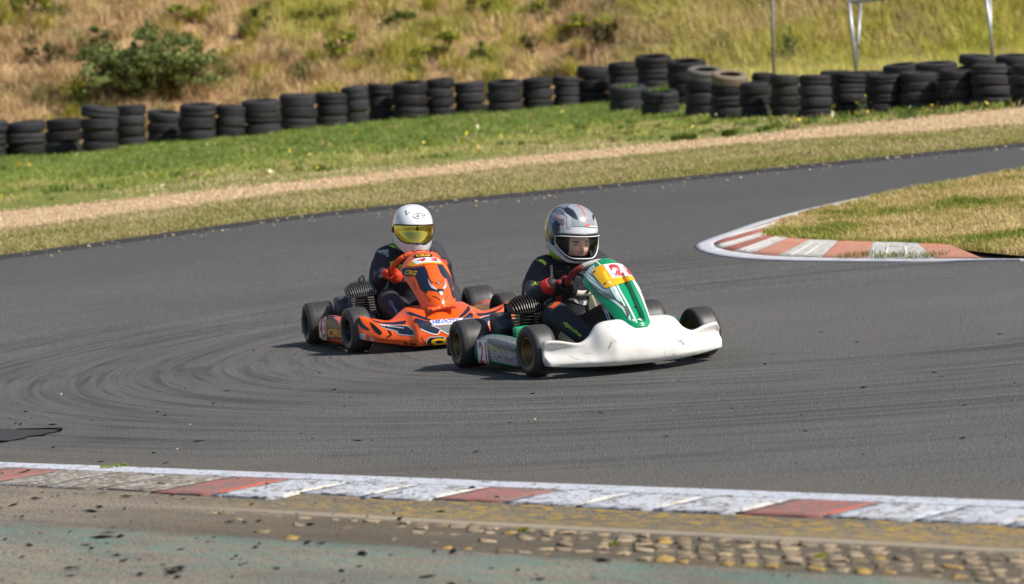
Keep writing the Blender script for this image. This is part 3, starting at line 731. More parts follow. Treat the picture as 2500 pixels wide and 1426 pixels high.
def between(n, A, B, lo=0.0, hi=1.0, xr=(-9, 9)):
    """points scattered between two ground lines given as Y over X"""
    A = np.asarray(A, float)[:, :2]; B = np.asarray(B, float)[:, :2]; A = A[np.argsort(A[:, 0])]; B = B[np.argsort(B[:, 0])]
    X = RNG.uniform(xr[0], xr[1], n); ya = np.interp(X, A[:, 0], A[:, 1]); yb = np.interp(X, B[:, 0], B[:, 1]); t = lo+(hi-lo)*RNG.random(n)
    Y = ya+(yb-ya)*t; return X, Y, t
# green verge
n = 260000; X, Y, t = between(n, PATH_F, VERGE_BACK, -0.01, 1.0, (-10.5, 9.5)); t = t*np.where(X > 2.5, 1.25, 1.0)
nz = fbm(X*0.9, Y*0.45, 3); keep = RNG.random(n) < np.clip(0.25+t*1.6+(nz-0.5)*2.2, 0.05, 1); 
wallY = np.interp(X, [-10, 1.2, 2.0, 3.2, 9], [60, 60, 54, 46, 44.0])
X, Y, t, nz = X[keep], Y[keep], t[keep], nz[keep]
dryness = np.clip(0.98-t*2.3+(nz-0.5)*1.5+np.clip((X-2.2)*0.16, 0, 0.5), 0, 1)
col = palette(len(X), [(120, 138, 70), (144, 160, 80), (166, 172, 92), (188, 178, 112), (206, 188, 142)], dryness*0.9+RNG.random(len(X))*0.22, 0.16)
nzc = fbm(X*3.2, Y*2.2, 77); hh = (0.025+0.06*RNG.random(len(X)))*(0.25+1.5*nzc)*(1-0.45*dryness); col = col*(0.72+0.55*nzc[:, None])
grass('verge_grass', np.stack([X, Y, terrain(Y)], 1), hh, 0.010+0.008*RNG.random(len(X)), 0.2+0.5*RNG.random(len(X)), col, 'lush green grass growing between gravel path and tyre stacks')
# rougher tufts standing out of the verge
TX, TY, TC, TH = [], [], [], []
for _ in range(700):
    x, y, t_ = [float(a[0]) for a in between(1, PATH_F, [(-30, 59), (-3, 61), (1.4, 61), (3, 50), (4, 45.5), (9, 43.5)], 0.1, 1.0, (-9.5, 8.5))]
    q = int(RNG.integers(14, 46)); r = RNG.uniform(0.04, 0.20); a = RNG.random(q)*6.28; rr2 = np.sqrt(RNG.random(q))*r; kd = RNG.random()
    TX.append(x+rr2*np.cos(a)); TY.append(y+rr2*np.sin(a)); TH.append(RNG.uniform(0.05, 0.15)*(0.5+0.6*RNG.random(q)))
    TC.append(palette(q, [(92, 116, 52), (116, 138, 60)] if kd < 0.45 else ([(150, 160, 76), (176, 178, 92)] if kd < 0.8 else [(176, 160, 110), (200, 182, 132)]), None, 0.15))
TX, TY = np.concatenate(TX), np.concatenate(TY)
grass('verge_tufts', np.stack([TX, TY, terrain(TY)], 1), np.concatenate(TH), np.full(len(TX), 0.014), 0.3+0.6*RNG.random(len(TX)), np.concatenate(TC), 'rougher grass tufts standing out of the green verge')
# dry verge
n = 120000; X, Y, t = between(n, FARX, PATH_N, 0.0, 1.03, (-8, 8.5)); nz = fbm(X*1.1, Y*1.1, 8)
keep = RNG.random(n) < np.clip(1.35-t*0.9+(nz-0.5)*1.4, 0.06, 1); X, Y, t, nz = X[keep], Y[keep], t[keep], nz[keep]
gr = np.clip(nz*1.1-0.25-0.15*t+np.clip((X-1)*0.06, 0, 0.4), 0, 1)
col = palette(len(X), [(194, 180, 134), (178, 168, 116), (160, 158, 94), (134, 144, 70)], gr+RNG.random(len(X))*0.2, 0.15)
grass('dry_grass', np.stack([X, Y, terrain(Y)], 1), 0.02+0.045*RNG.random(len(X)), 0.008+0.006*RNG.random(len(X)), 0.4+0.6*RNG.random(len(X)), col, 'short straw-coloured mown grass between track edge and gravel path')
# infield grass
n = 230000; A = np.array(IN_NEARX); B = np.array(IN_FARX)
def inner(P, Q):   # keep the grass inside the painted kerb
    return P
KK = DK[np.argsort(DK[:, 1])]
X = RNG.uniform(1.7, 7.0, n); Y = RNG.uniform(20.5, 32, n)
fa = np.array(IN_FARX); fa = fa[np.argsort(fa[:, 0])]
ylo_pts = np.array([p for p in DK[DK[:, 1] < 25.7]] + [[3.45, 22.42], [9, 15.5]]); ylo_pts = ylo_pts[np.argsort(ylo_pts[:, 0])]
yhi_pts = np.array([p for p in DK[DK[:, 1] >= 25.7]] + [[9.0, 33.5]]); yhi_pts = yhi_pts[np.argsort(yhi_pts[:, 0])]
tipx = DK[:, 0].min()
ylo = np.interp(X, ylo_pts[:, 0], ylo_pts[:, 1]); yhi = np.interp(X, yhi_pts[:, 0], yhi_pts[:, 1])
edge = (vnoise(X*7, Y*7, 2)-0.5)*0.10
keep = (X > tipx-0.03) & (Y > ylo-0.03+edge) & (Y < yhi+0.02+edge); X, Y = X[keep], Y[keep]
nz = fbm(X*1.3, Y*1.0, 21); nz2 = fbm(X*5, Y*4, 31)
gr = np.clip((nz-0.36)*2.1+(nz2-0.5)*0.9+0.20*(Y < np.interp(X, ylo_pts[:, 0], ylo_pts[:, 1])+0.5), 0, 1)
col = palette(len(X), [(222, 200, 146), (204, 184, 126), (180, 170, 98), (148, 154, 72), (112, 132, 54)], gr*0.85+RNG.random(len(X))*0.24, 0.18)
hh = (0.022+0.04*RNG.random(len(X)))*(0.7+0.7*nz2); ed = Y < np.interp(X, ylo_pts[:, 0], ylo_pts[:, 1])+0.12
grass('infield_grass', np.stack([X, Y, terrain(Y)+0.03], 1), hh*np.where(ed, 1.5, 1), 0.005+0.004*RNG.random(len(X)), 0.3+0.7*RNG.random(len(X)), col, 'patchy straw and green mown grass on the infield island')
# small tufts breaking through the kerbs
def tuft(name, c, r, n, h, cols, label, cat='plant', group=None, dz=0.0, w=0.008, lean=0.6):
    a = RNG.random(n)*6.283; q = np.sqrt(RNG.random(n))*r; P = np.stack([q*np.cos(a), q*np.sin(a), np.zeros(n)], 1)
    V, L, Sz = blade_data(P, h*(0.5+0.6*RNG.random(n)), np.full(n, w), lean*(0.4+RNG.random(n)))
    C = np.repeat(palette(n, cols, None, 0.15), 5, 0); me = fast_mesh(name, V, L, Sz, C); o = obj(name, me, GRASS, label=label, cat=cat, group=group)
    o.location = (c[0], c[1], c[2]+dz); return o
for px, py in ((2100, 632), (2180, 634), (2262, 634)):
    p = at(px, py, fn=flat); tuft('weed_tuft', p, 0.16, 160, 0.05, [(96, 112, 50), (120, 124, 60), (150, 140, 90)], 'tiny green weed tuft growing through the island kerb blocks', group='weeds in the island kerb', dz=0.02, w=0.005)
p = at(280, 1147, fn=flat); tuft('moss_tuft', p, 0.07, 120, 0.015, [(120, 136, 50), (140, 150, 60)], 'low moss clump at the back edge of the near kerb line', dz=0.012, w=0.006)
for px, py in ((2005, 1380), (1280, 1313), (1500, 1350)):
    p = at(px, py, fn=flat); tuft('moss_tuft', p, 0.02, 60, 0.018, [(130, 140, 40), (150, 150, 60)], 'small yellow-green sprout between the rumble blocks', group='sprouts in the rumble strip', dz=0.024, w=0.004)

# ---- hill vegetation
n = 340000
X = RNG.uniform(-12, 11, n); D0 = np.interp(X, [-12, -4.5, -3.5, 1.5, 2.6, 3.4, 4.2, 11], [61.3, 61.3, 63.5, 63.6, 63.0, 57.5, 48.5, 46.5])-np.interp(X, HB[:, 0], HB[:, 1]); D = D0+RNG.random(n)**0.9*(15-D0); Y = np.interp(X, HB[:, 0], HB[:, 1])+D
def hill_zs(X, Y):
    gx = np.linspace(-13, 12, 200); 
    return np.array([hill_z(a, b) for a, b in zip(X, Y)])
Z = hill_zs(X, Y)
nz = fbm(X*0.33, Y*0.30, 41); nz2 = fbm(X*1.2, Y*1.0, 51); nz3 = fbm(X*0.9+9, Y*0.7, 61)
right = np.clip((X-1.9)/1.8, 0, 1)*np.clip(1.25-np.clip(D-6, 0, 9)*0.02, 0, 1)
green = np.clip((nz-0.455)*3.8+(nz2-0.5)*1.7, 0, 1)*(1-0.55*right)
dens = np.clip(0.18+1.3*(nz3-0.3)+right*0.9+green*0.5, 0.05, 1); keep = RNG.random(n) < dens
X, Y, Z, nz, nz2, nz3, right, green = [a[keep] for a in (X, Y, Z, nz, nz2, nz3, right, green)]
idx = np.clip(0.12+0.50*green+right*0.33*(1-0.4*green)+(nz3-0.5)*0.5+RNG.normal(0, 0.10, len(X)), 0, 1)
col = palette(len(X), [(190, 156, 122), (208, 182, 140), (214, 194, 144), (206, 196, 112), (194, 188, 88), (172, 176, 78), (128, 142, 66)], idx, 0.18)
hh = (0.10+0.22*RNG.random(len(X)))*(0.6+0.9*nz2)+right*(0.12+0.30*RNG.random(len(X)))*(1-0.3*nz2)
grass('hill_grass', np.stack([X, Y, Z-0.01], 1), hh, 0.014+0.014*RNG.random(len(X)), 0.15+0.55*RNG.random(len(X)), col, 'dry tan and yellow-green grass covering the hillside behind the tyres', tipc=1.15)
# tall tufts
TX, TY, TZ, TC, TH = [], [], [], [], []
for _ in range(900):
    x = RNG.uniform(-11, 9.5); y = np.interp(x, HB[:, 0], HB[:, 1])+RNG.uniform(0.2 if x < 2.8 else -7, 13)
    g = fbm(np.array([x*0.33]), np.array([y*0.30]), 41)[0]; rt = np.clip((x-1.9)/1.8, 0, 1)
    q = int(RNG.integers(50, 120)); r = RNG.uniform(0.10, 0.35); a = RNG.random(q)*6.28; s = np.sqrt(RNG.random(q))*r
    z = hill_z(x, y); TX.append(x+s*np.cos(a)); TY.append(y+s*np.sin(a)); TZ.append(np.full(q, z-0.02)+0.4*s*np.sin(a))
    kd = RNG.random()
    cols = [(158, 158, 68), (186, 178, 80), (204, 190, 96)] if (kd < 0.38+1.5*(g-0.45) or (rt > .5 and kd < .45)) else ([(184, 156, 118), (208, 180, 136), (222, 198, 150)] if kd < 0.75 else [(92, 102, 54), (120, 124, 66), (144, 134, 82)])
    TC.append(palette(q, cols, None, 0.15)); TH.append(RNG.uniform(0.22, 0.60)*(0.6+0.6*RNG.random(q)))
P = np.stack([np.concatenate(TX), np.concatenate(TY), np.concatenate(TZ)], 1)
grass('hill_tufts', P, np.concatenate(TH), np.full(len(P), 0.018), 0.3+0.6*RNG.random(len(P)), np.concatenate(TC), 'taller clumps of wild grass scattered over the hillside')

# ---- shrubs
BARK = mat('bark', S(96, 82, 64), 0.9, vary=0.3, vscale=20)
def shrub(name, base, lobes, leaves, lsz, cols, label, group=None, stems=6, cat='shrub'):
    root = empty(name, loc=tuple(base), label=label, cat=cat, group=group)
    tv = []
    for (cx, cy, cz, rx, ry, rz) in lobes[:stems]:
        b = np.array([random.uniform(-.1, .1), random.uniform(-.06, .06), -0.08]); e = np.array([cx, cy, cz+rz*0.4]); m_ = (b+e)/2+np.array([random.uniform(-.08, .08), 0, 0.05])
        tv.append(tube([b, m_, e], [0.022, 0.014, 0.005], 6, 4))
        for _ in range(3):
            q = m_+(e-m_)*random.random(); tv.append(tube([q, q+np.array([random.uniform(-rx, rx), random.uniform(-ry, ry), random.uniform(0.05, rz)])*0.8], [0.008, 0.003], 5))
    part('trunk', join(*tv), BARK, root)
    tot = sum(l[3]*l[4]*l[5] for l in lobes); PP = []; NN = []
    for (cx, cy, cz, rx, ry, rz) in lobes:
        q = max(40, int(leaves*rx*ry*rz/tot)); d = RNG.normal(0, 1, (q, 3)); d /= np.linalg.norm(d, axis=1)[:, None]; r = RNG.random(q)**0.45
        # twig clusters
        cl = RNG.normal(0, 1, (max(6, q//26), 3)); cl /= np.linalg.norm(cl, axis=1)[:, None]; cr = RNG.random(len(cl))**0.4; k = RNG.integers(0, len(cl), q)
        u = cl[k]*cr[k][:, None]*0.92+RNG.normal(0, 0.13, (q, 3))
        PP.append(np.array([cx, cy, cz])+u*np.array([rx, ry, rz])); NN.append(u+RNG.normal(0, 0.5, (q, 3)))
    P = np.concatenate(PP); N = np.concatenate(NN); ok = P[:, 2] > -0.05; P = P[ok]; N = N[ok]; N /= np.linalg.norm(N, axis=1)[:, None]+1e-9; q = len(P)
    A = np.cross(N, RNG.normal(0, 1, (q, 3))); A /= np.linalg.norm(A, axis=1)[:, None]+1e-9; B = np.cross(N, A); s = (lsz*(0.6+0.8*RNG.random(q)))[:, None]
    V = np.stack([P-A*s, P+B*s*0.45, P+A*s, P-B*s*0.45], 1).reshape(-1, 3); L = (np.arange(q)[:, None]*4+np.arange(4)).ravel()
    C = np.repeat(palette(q, cols, None, 0.22), 4, 0)
    part_o = obj('crown', fast_mesh('crown', V, L, np.full(q, 4), C), LEAF, root, kind='stuff'); return root
def lob(n, W, Hh, sp=0.42, dep=0.5):
    out = []
    for _ in range(n):
        a = random.uniform(-1, 1); z = random.uniform(0.22, 0.80)*(1-0.35*a*a)
        out.append((a*W*0.36, random.uniform(-1, 1)*W*0.18, z*Hh, W*sp*random.uniform(0.45, 0.8)*0.62, W*sp*dep, Hh*sp*random.uniform(0.45, 0.8)*0.62))
    return out
DK_G = [(70, 86, 44), (98, 112, 58), (124, 134, 72), (148, 152, 90)]
MID_G = [(74, 92, 44), (96, 114, 50), (126, 134, 62)]
YEL_G = [(120, 132, 44), (150, 156, 54), (176, 176, 66)]
OLIVE = [(80, 78, 48), (104, 98, 58), (128, 116, 72)]
def hb(px, py): p = at(px, py); return np.array([p[0], p[1], hill_z(p[0], p[1])])
def pxm(px, py, npx): return npx*at(px, py)[1]/FPX
p = hb(372, 246); W = pxm(375, 240, 300)
BH = pxm(375, 240, 178)
bl = [(a*W, random.uniform(-.1, .1), z*BH, W*rx, W*0.16, BH*rz) for a, z, rx, rz in ((-0.08, .42, .13, .26), (.10, .62, .12, .24), (-.22, .34, .12, .22), (.26, .38, .11, .24), (-.40, .20, .11, .17), (.04, .20, .15, .20), (.44, .24, .07, .24), (-.12, .82, .08, .18), (.22, .16, .12, .16), (-.30, .60, .07, .16), (.36, .62, .05, .18), (-.52, .14, .08, .12), (.02, .92, .05, .14), (.16, .84, .06, .12))]
shrub('bush', p, bl+lob(22, W*1.3, BH*1.15), 15000, 0.046, DK_G, 'large dark green leafy bush on the dry slope behind the tyre stacks', stems=8)
for px, py, w, h, nl, cols, lb in (
    (235, 140, 95, 90, 1600, DK_G, 'small dark shrub on the slope just above the large leafy bush'),
    (100, 165, 120, 60, 1200, OLIVE, 'low brownish-green scrub on the slope left of the yellow flowering weed'),
    (840, 150, 110, 95, 1500, YEL_G, 'bright yellow-green bushy clump in the middle of the tan slope'),
    (1160, 40, 90, 70, 1400, OLIVE, 'dark olive shrub high up on the tan slope'),
    (1175, 165, 60, 60, 900, MID_G, 'small round green shrub above the middle tyre stacks'),
    (1290, 140, 46, 66, 700, OLIVE, 'narrow grey-green shrub beside a bare patch of slope'),
    (1490, 110, 80, 100, 1300, OLIVE, 'upright olive shrub above the corner of the tyre wall'),
    (430, 60, 120, 55, 1200, YEL_G, 'pale yellow-green shrub upslope of the large leafy bush'),
    (760, 60, 90, 55, 1000, OLIVE, 'grey-olive shrub upslope of the bright yellow-green clump'),
    (980, 60, 80, 50, 900, MID_G, 'green shrub between the bright clump and the dark olive shrub'),
    (1620, 70, 110, 50, 1000, OLIVE, 'low olive scrub upslope of the tall corner tyre stacks'),
    (1300, 40, 110, 50, 1000, YEL_G, 'yellow-green shrub above the narrow grey-green one'),
    (640, 60, 70, 50, 800, MID_G, 'faint green shrub high up among dry grass'),
    (1080, 150, 150, 70, 1700, YEL_G, 'wide yellow-green grassy bush behind the four-tyre stacks'),
    (60, 60, 150, 110, 1900, YEL_G, 'tall yellow-green bushy growth in the upper corner of the slope'),
    (1430, 75, 160, 60, 1500, YEL_G, 'sprawling yellow-green bush beside the upright olive shrub')):
    p = hb(px, py); shrub('shrub', p, lob(7, pxm(px, py, w), pxm(px, py, h)), nl, 0.04, cols, lb, stems=4)
# tall leafy weed beside the pole
def weed(name, base, H_, n, spread, cols, label, flowers=None, group=None, lsz=0.04, fsz=0.022):
    root = empty(name, loc=tuple(base), label=label, cat='plant', group=group); tv = []; P = []; N = []; FP = []
    for k in range(n):
        a = random.uniform(0, 6.28); r = random.random()*spread; h = H_*random.uniform(0.5, 1.0); top = np.array([r*math.cos(a), r*math.sin(a)*0.6, h]); b = np.array([top[0]*0.25, top[1]*0.25, -0.05])
        tv.append(tube([b, (b+top)/2+np.array([random.uniform(-.03, .03), 0, 0]), top], [0.006, 0.005, 0.003], 5, 3))
        for q in range(26 if not flowers else 12):
            t = random.uniform(0.12, 1.0); w = (1.05-t)*0.16*H_+0.02
            P.append(b+(top-b)*t+np.array([random.gauss(0, w), random.gauss(0, w*0.7), random.gauss(0, 0.02)])); N.append(np.random.default_rng(q+k*31).normal(0, 1, 3))
        if flowers:
            for q in range(flowers): FP.append(top+np.array([random.gauss(0, 0.05), random.gauss(0, 0.04), random.gauss(-0.03, 0.05)]))
    part('stem', join(*tv), mat('weed_stem', S(104, 118, 60), 0.8), root)
    def quads(nm, P, N, s0, cols, mt):
        P = np.array(P); N = np.array(N); q = len(P); N /= np.linalg.norm(N, axis=1)[:, None]+1e-9; A = np.cross(N, RNG.normal(0, 1, (q, 3))); A /= np.linalg.norm(A, axis=1)[:, None]; B = np.cross(N, A); s = (s0*(0.6+0.8*RNG.random(q)))[:, None]
        V = np.stack([P-A*s, P+B*s*0.5, P+A*s, P-B*s*0.5], 1).reshape(-1, 3); obj(nm, fast_mesh(nm, V, (np.arange(q)[:, None]*4+np.arange(4)).ravel(), np.full(q, 4), np.repeat(palette(q, cols, None, 0.18), 4, 0)), mt, root, kind='stuff')
    quads('leaves', P, N, lsz, cols, LEAF)
    if flowers: quads('flowers', FP, np.tile(np.array([0.1, -0.7, 0.7]), (len(FP), 1))+RNG.normal(0, 0.4, (len(FP), 3)), fsz, [(228, 200, 30), (240, 214, 50)], LEAF)
    return root
p = hb(1930, 183); weed('tall_weed', p, pxm(1930, 183, 115), 9, pxm(1930, 183, 42), [(62, 84, 44), (84, 104, 54), (104, 122, 64)], 'tall leafy green weed growing beside the slim steel pole')
p = hb(196, 262); weed('flowering_weed', p, pxm(196, 262, 62), 20, pxm(196, 262, 62), [(96, 116, 46), (130, 140, 60)], 'yellow flowering weed on the slope between scrub and large bush', flowers=5)
for px, py, hp, n, sp, lb in ((2110, 282, 46, 5, 24, 'yellow flowering weed in front of the gravel-side tyre stacks'), (1788, 293, 26, 3, 14, 'short yellow flowering weed below the dusty tan tyre'), (2040, 284, 22, 3, 16, 'little yellow wildflower in the gap between two front stacks')):
    p = at(px, py, fn=flat); weed('flowering_weed', p, pxm(px, py, hp), n, pxm(px, py, sp), [(96, 116, 46), (120, 130, 60)], lb, flowers=2, lsz=0.022, fsz=0.013)
# weeds inside the two low stacks, clumps on the verge
for g, R, Ht, row in STACK_POS:
    if row == 'w': tuft('weed_tuft', (g[0], g[1], g[2]+Ht*0.93), R*0.55, 160, 0.09, [(96, 130, 50), (130, 156, 70)], 'green weeds sprouting from the top of a low tyre stack', group='weeds in the low stacks', w=0.014)
for px, py, w, lb in ((1670, 345, 60, 'round dark green grass clump at the edge of the gravel path'), (1780, 336, 32, 'small green grass clump beside the gravel path'), (840, 283, 30, 'green weed clump at the foot of the verge stacks')):
    p = at(px, py, fn=flat); tuft('grass_clump', p, pxm(px, py, w)/2, 500, 0.13, [(84, 108, 40), (104, 124, 46), (128, 136, 60)], lb, w=0.014)
# little yellow flowers and pale stones strewn over the verge
n = 150; X, Y, t = between(n, PATH_F, [(-30, 58), (1, 58), (3, 49), (9, 45)], 0.05, 0.9, (-8, 7)); P = np.stack([X, Y, terrain(Y)+0.10], 1)
A = RNG.normal(0, 1, (n, 3))*0.016; B = RNG.normal(0, 1, (n, 3))*0.016
V = np.stack([P-A, P+B, P+A, P-B], 1).reshape(-1, 3)
obj('wildflowers', fast_mesh('wildflowers', V, (np.arange(n)[:, None]*4+np.arange(4)).ravel(), np.full(n, 4), np.repeat(palette(n, [(226, 196, 40), (236, 214, 90), (230, 226, 200)], None), 4, 0)), LEAF, kind='stuff', label='tiny yellow and white wildflowers dotted over the green verge', cat='flowers')

# ================================================================== LOOSE RUBBER, STONES, GRAVEL
def bits(name, P, size, flatk, cols, mt, label, cat, elong=2.0):
    n = len(P); base = np.array([(1, 0, 0), (-1, 0, 0), (0, 1, 0), (0, -1, 0), (0, 0, 1), (0, 0, -0.6)], float); tri = np.array([(0, 2, 4), (2, 1, 4), (1, 3, 4), (3, 0, 4), (2, 0, 5), (1, 2, 5), (3, 1, 5), (0, 3, 5)])
    V = np.repeat(base[None], n, 0)*(1+RNG.normal(0, 0.25, (n, 6, 1))); e = (1+RNG.random(n)*elong)
    V[:, :, 0] *= e[:, None]; V[:, :, 2] *= flatk; V *= size[:, None, None]; a = RNG.random(n)*6.28; c, s = np.cos(a)[:, None], np.sin(a)[:, None]
    W = np.stack([V[:, :, 0]*c-V[:, :, 1]*s, V[:, :, 0]*s+V[:, :, 1]*c, V[:, :, 2]], 2)+P[:, None, :]
    L = (np.arange(n)[:, None, None]*6+tri[None]).ravel(); me = fast_mesh(name, W.reshape(-1, 3), L, np.full(n*8, 3), np.repeat(palette(n, cols, None, 0.15), 6, 0))
    return obj(name, me, mt, label=label, cat=cat, kind='stuff')
BITS = vcol_mat('bits', 0.85, spec=0.3)
def kpt(s, t, z=0.0): q = K0[None]+s[:, None]*KD+t[:, None]*KN; return np.stack([q[:, 0], q[:, 1], np.full(len(s), z)], 1)
n = 520; s = np.concatenate([RNG.uniform(-2, 3.6, 380), RNG.uniform(3, 8, 140)]); t = np.concatenate([RNG.uniform(0.1, 2.6, 380), RNG.uniform(1.3, 2.4, 140)])
sz = 0.004+0.013*RNG.random(n)**3
bits('rubber_crumbs', kpt(s, t, 0.015), sz, 0.45, [(20, 20, 20), (40, 38, 36)], BITS, 'black rubber crumbs strewn over the apron beside the near kerb', 'rubber', 2.6)
n = 320; s = np.concatenate([RNG.uniform(-4, 3.4, 220), RNG.uniform(3.4, 8, 100)]); t = -RNG.random(n)**1.6*6-0.05
bits('track_crumbs', kpt(s, t, 0.003), 0.003+0.010*RNG.random(n)**3, 0.4, [(24, 24, 24), (44, 42, 40)], BITS, 'small dark rubber crumbs lying on the asphalt', 'rubber', 2.4)
n = 20; s = RNG.uniform(-3, 7, n); t = RNG.uniform(-2.5, 2.2, n)
bits('pale_stones', kpt(s, t, 0.008), 0.003+0.006*RNG.random(n), 0.7, [(200, 180, 140), (224, 214, 190)], BITS, 'few pale stones scattered on apron and asphalt', 'stones', 0.8)
n = 300; X, Y, t = between(n, [np.array(p)-np.array([0, 1.5]) for p in FARX], FARX, 0.0, 1.0, (-6.5, 7)); t = RNG.random(n)**0.5
fx = np.array(FARX); fx = fx[np.argsort(fx[:, 0])]; Y = np.interp(X, fx[:, 0], fx[:, 1])-0.15-1.5*(1-t)
bits('track_gravel', np.stack([X, Y, terrain(Y)+0.006], 1), 0.006+0.012*RNG.random(n)**2, 0.7, [(170, 150, 124), (200, 184, 156)], BITS, 'pale gravel flecks along the far edge of the asphalt', 'gravel', 0.8)
n = 9000; X, Y, t = between(n, PATH_N, PATH_F, -0.15, 1.2, (-8, 8))
bits('path_stones', np.stack([X, Y, terrain(Y)+0.016], 1), 0.008+0.014*RNG.random(n)**2, 0.7, [(172, 142, 110), (206, 174, 138), (226, 198, 164)], BITS, 'loose tan stones covering the gravel path', 'gravel', 0.8)
# ================================================================== KARTS (frame: x forward, y left, z up, origin between the wheels)
def slick():
    m = bpy.data.materials.new('slick_rubber'); t = NT(m); co = t.obj(); sep = t.n('ShaderNodeSeparateXYZ'); t.l(co, sep.inputs[0])
    v = t.n('ShaderNodeCombineXYZ'); t.l(t.math('MULTIPLY', sep.outputs[1], 60.0), v.inputs[0]); f = t.noise(1.0, 3, 0.6, v.outputs[0])   # worn bands round the tread
    r = t.math('SQRT', t.math('ADD', t.math('MULTIPLY', sep.outputs[0], sep.outputs[0]), t.math('MULTIPLY', sep.outputs[2], sep.outputs[2])))
    tread = t.n_smooth(r, 0.118, 0.128)
    c = t.mix(tread, S(27, 27, 29), t.ramp(f, [(0.3, S(46, 45, 45)), (0.7, S(70, 68, 67))]))
    t.base(c); t.b.inputs['Roughness'].default_value = 0.46; t.b.inputs['Specular IOR Level'].default_value = 0.45; return m
RUBBER = slick()
RUBBER_SIDE = mat('sidewall_rubber', S(24, 24, 26), 0.6, vary=0.15, vscale=20)
BRONZE = mat('bronze_rim', S(112, 92, 54), 0.42, 0.7, vary=0.12)
BLACK_RIM = mat('black_rim', S(34, 34, 36), 0.4, 0.5)
CHROME = mat('chromed_tube', S(190, 192, 196), 0.18, 1.0)
STEEL = mat('dull_steel', S(128, 130, 134), 0.4, 0.85, vary=0.15)
ALU = mat('aluminium', S(172, 174, 178), 0.35, 0.9, vary=0.1)
BLACK_PL = mat('black_plastic', S(24, 24, 27), 0.45, bump=(60, 0.002))
DARK_PL = mat('grey_plastic', S(62, 66, 72), 0.5, bump=(60, 0.002))
RED_GRIP = mat('red_suede_grip', S(146, 42, 42), 0.85, bump=(160, 0.002))
GREY_GRIP = mat('grey_suede_grip', S(188, 184, 176), 0.8, bump=(160, 0.002))
ORANGE_GRIP = mat('orange_suede_grip', S(236, 92, 44), 0.8, bump=(160, 0.002))
SEAT_M = mat('cream_seat', S(206, 202, 180), 0.5, vary=0.1)
SEAT_D = mat('dark_seat', S(40, 42, 46), 0.5)
FIN = mat('cast_fins', S(126, 126, 128), 0.38, 0.8, vary=0.2, vscale=30)
FIN_B = mat('black_fins', S(84, 82, 80), 0.36, 0.7, vary=0.2, vscale=30)
def shell_white():
    m = bpy.data.materials.new('scuffed_white_plastic'); t = NT(m); co = t.obj()
    a = t.noise(3.5, 5, 0.6, co); b = t.noise(26, 5, 0.8, co)
    c = t.ramp(a, [(0.35, S(220, 219, 216)), (0.6, S(210, 207, 200)), (0.8, S(190, 184, 172))])
    c = t.mix(t.math('MULTIPLY', t.ramp(b, [(0.62, (0, 0, 0)), (0.78, (1, 1, 1))]), 0.25), c, S(150, 142, 130))
    t.base(c); t.b.inputs['Roughness'].default_value = 0.38; t.bump(t.noise(5, 3, 0.5, co), 0.006, 0.6); return m
WHITE_SHELL = shell_white()
GREEN_SHELL = mat('green_shell', S(14, 146, 96), 0.25, coat=0.5, vary=0.06, vscale=5)
ORANGE_SHELL = mat('orange_shell', S(240, 92, 22), 0.28, coat=0.4, vary=0.05, vscale=5)
GLOSS_BLACK = mat('gloss_black_shell', S(24, 26, 32), 0.28, coat=0.4)
INK = {k: mat('print_'+k, S(*c), 0.4) for k, c in dict(black=(20, 20, 24), white=(232, 232, 234), red=(196, 42, 50), yellow=(232, 176, 30), green=(16, 132, 84), dgreen=(24, 96, 74), orange=(242, 96, 26), navy=(30, 36, 56), blue=(52, 92, 176), grey=(120, 124, 132), lgrey=(176, 182, 190), gold=(206, 160, 40), lime=(196, 236, 74), teal=(70, 120, 116), maroon=(116, 40, 58), sky=(120, 180, 214), pale=(206, 222, 222), yorange=(226, 150, 30)).items()}
WB2, FT2, RT2 = 0.4575, 0.4575, 0.51
def nose(keys, hw, n=73, m=4):
    ks = np.array([k[0] for k in keys]); P = np.array([k[1] for k in keys]); rows = []
    fine_a = np.linspace(0, 1, 41); 
    for y in np.linspace(-1, 1, n):
        a = abs(y); sec = np.empty((P.shape[1], 2))
        i = min(max(np.searchsorted(ks, a)-1, 0), len(ks)-2); t = (a-ks[i])/(ks[i+1]-ks[i])
        p0 = P[max(i-1, 0)]; p1 = P[i]; p2 = P[i+1]; p3 = P[min(i+2, len(ks)-1)]
        if i == 0: p0 = P[1]
        sec = 0.5*((2*p1)+(p2-p0)*t+(2*p0-5*p1+4*p2-p3)*t*t+(3*p1-p0-3*p2+p3)*t**3) if len(ks) > 2 else p1*(1-t)+p2*t
        c = sec.mean(0); e = max(0, (a-0.965)/0.035); sec = c+(sec-c)*(1-0.45*e*e)
        fr = catmull(sec[1:8], m); row = [(sec[0][0], sec[0][1])]+[tuple(q) for q in fr]
        rows.append([(x, y*hw, z) for x, z in row])
    V, F = loft(rows, cv=True, caps=True); return V, F
def surf_rows(cl, w, dep, nu, nv, chan=None, pw=2.0):
    C = catmull(np.array(cl), max(2, nv//(len(cl)-1))); tt = np.linspace(0, 1, len(C)); ks = np.linspace(0, 1, len(w))
    W = np.interp(tt, ks, w); Dp = np.interp(tt, ks, dep); W = np.convolve(np.pad(W, 3, 'edge'), np.ones(7)/7, 'valid'); T = np.gradient(C, axis=0); T /= np.linalg.norm(T, axis=1)[:, None]; N = np.stack([-T[:, 1], T[:, 0]], 1)
    N = np.where((N[:, :1] < 0) & (N[:, 1:] < 0), -N, N)
    rows = []
    for k in range(len(C)):
        row = []
        for u in np.linspace(-1, 1, nu):
            q = -Dp[k]*abs(u)**pw
            if chan: q -= chan(u, tt[k])
            row.append((C[k][0]+N[k][0]*q, u*W[k], C[k][1]+N[k][1]*q))
        rows.append(row)
    return rows
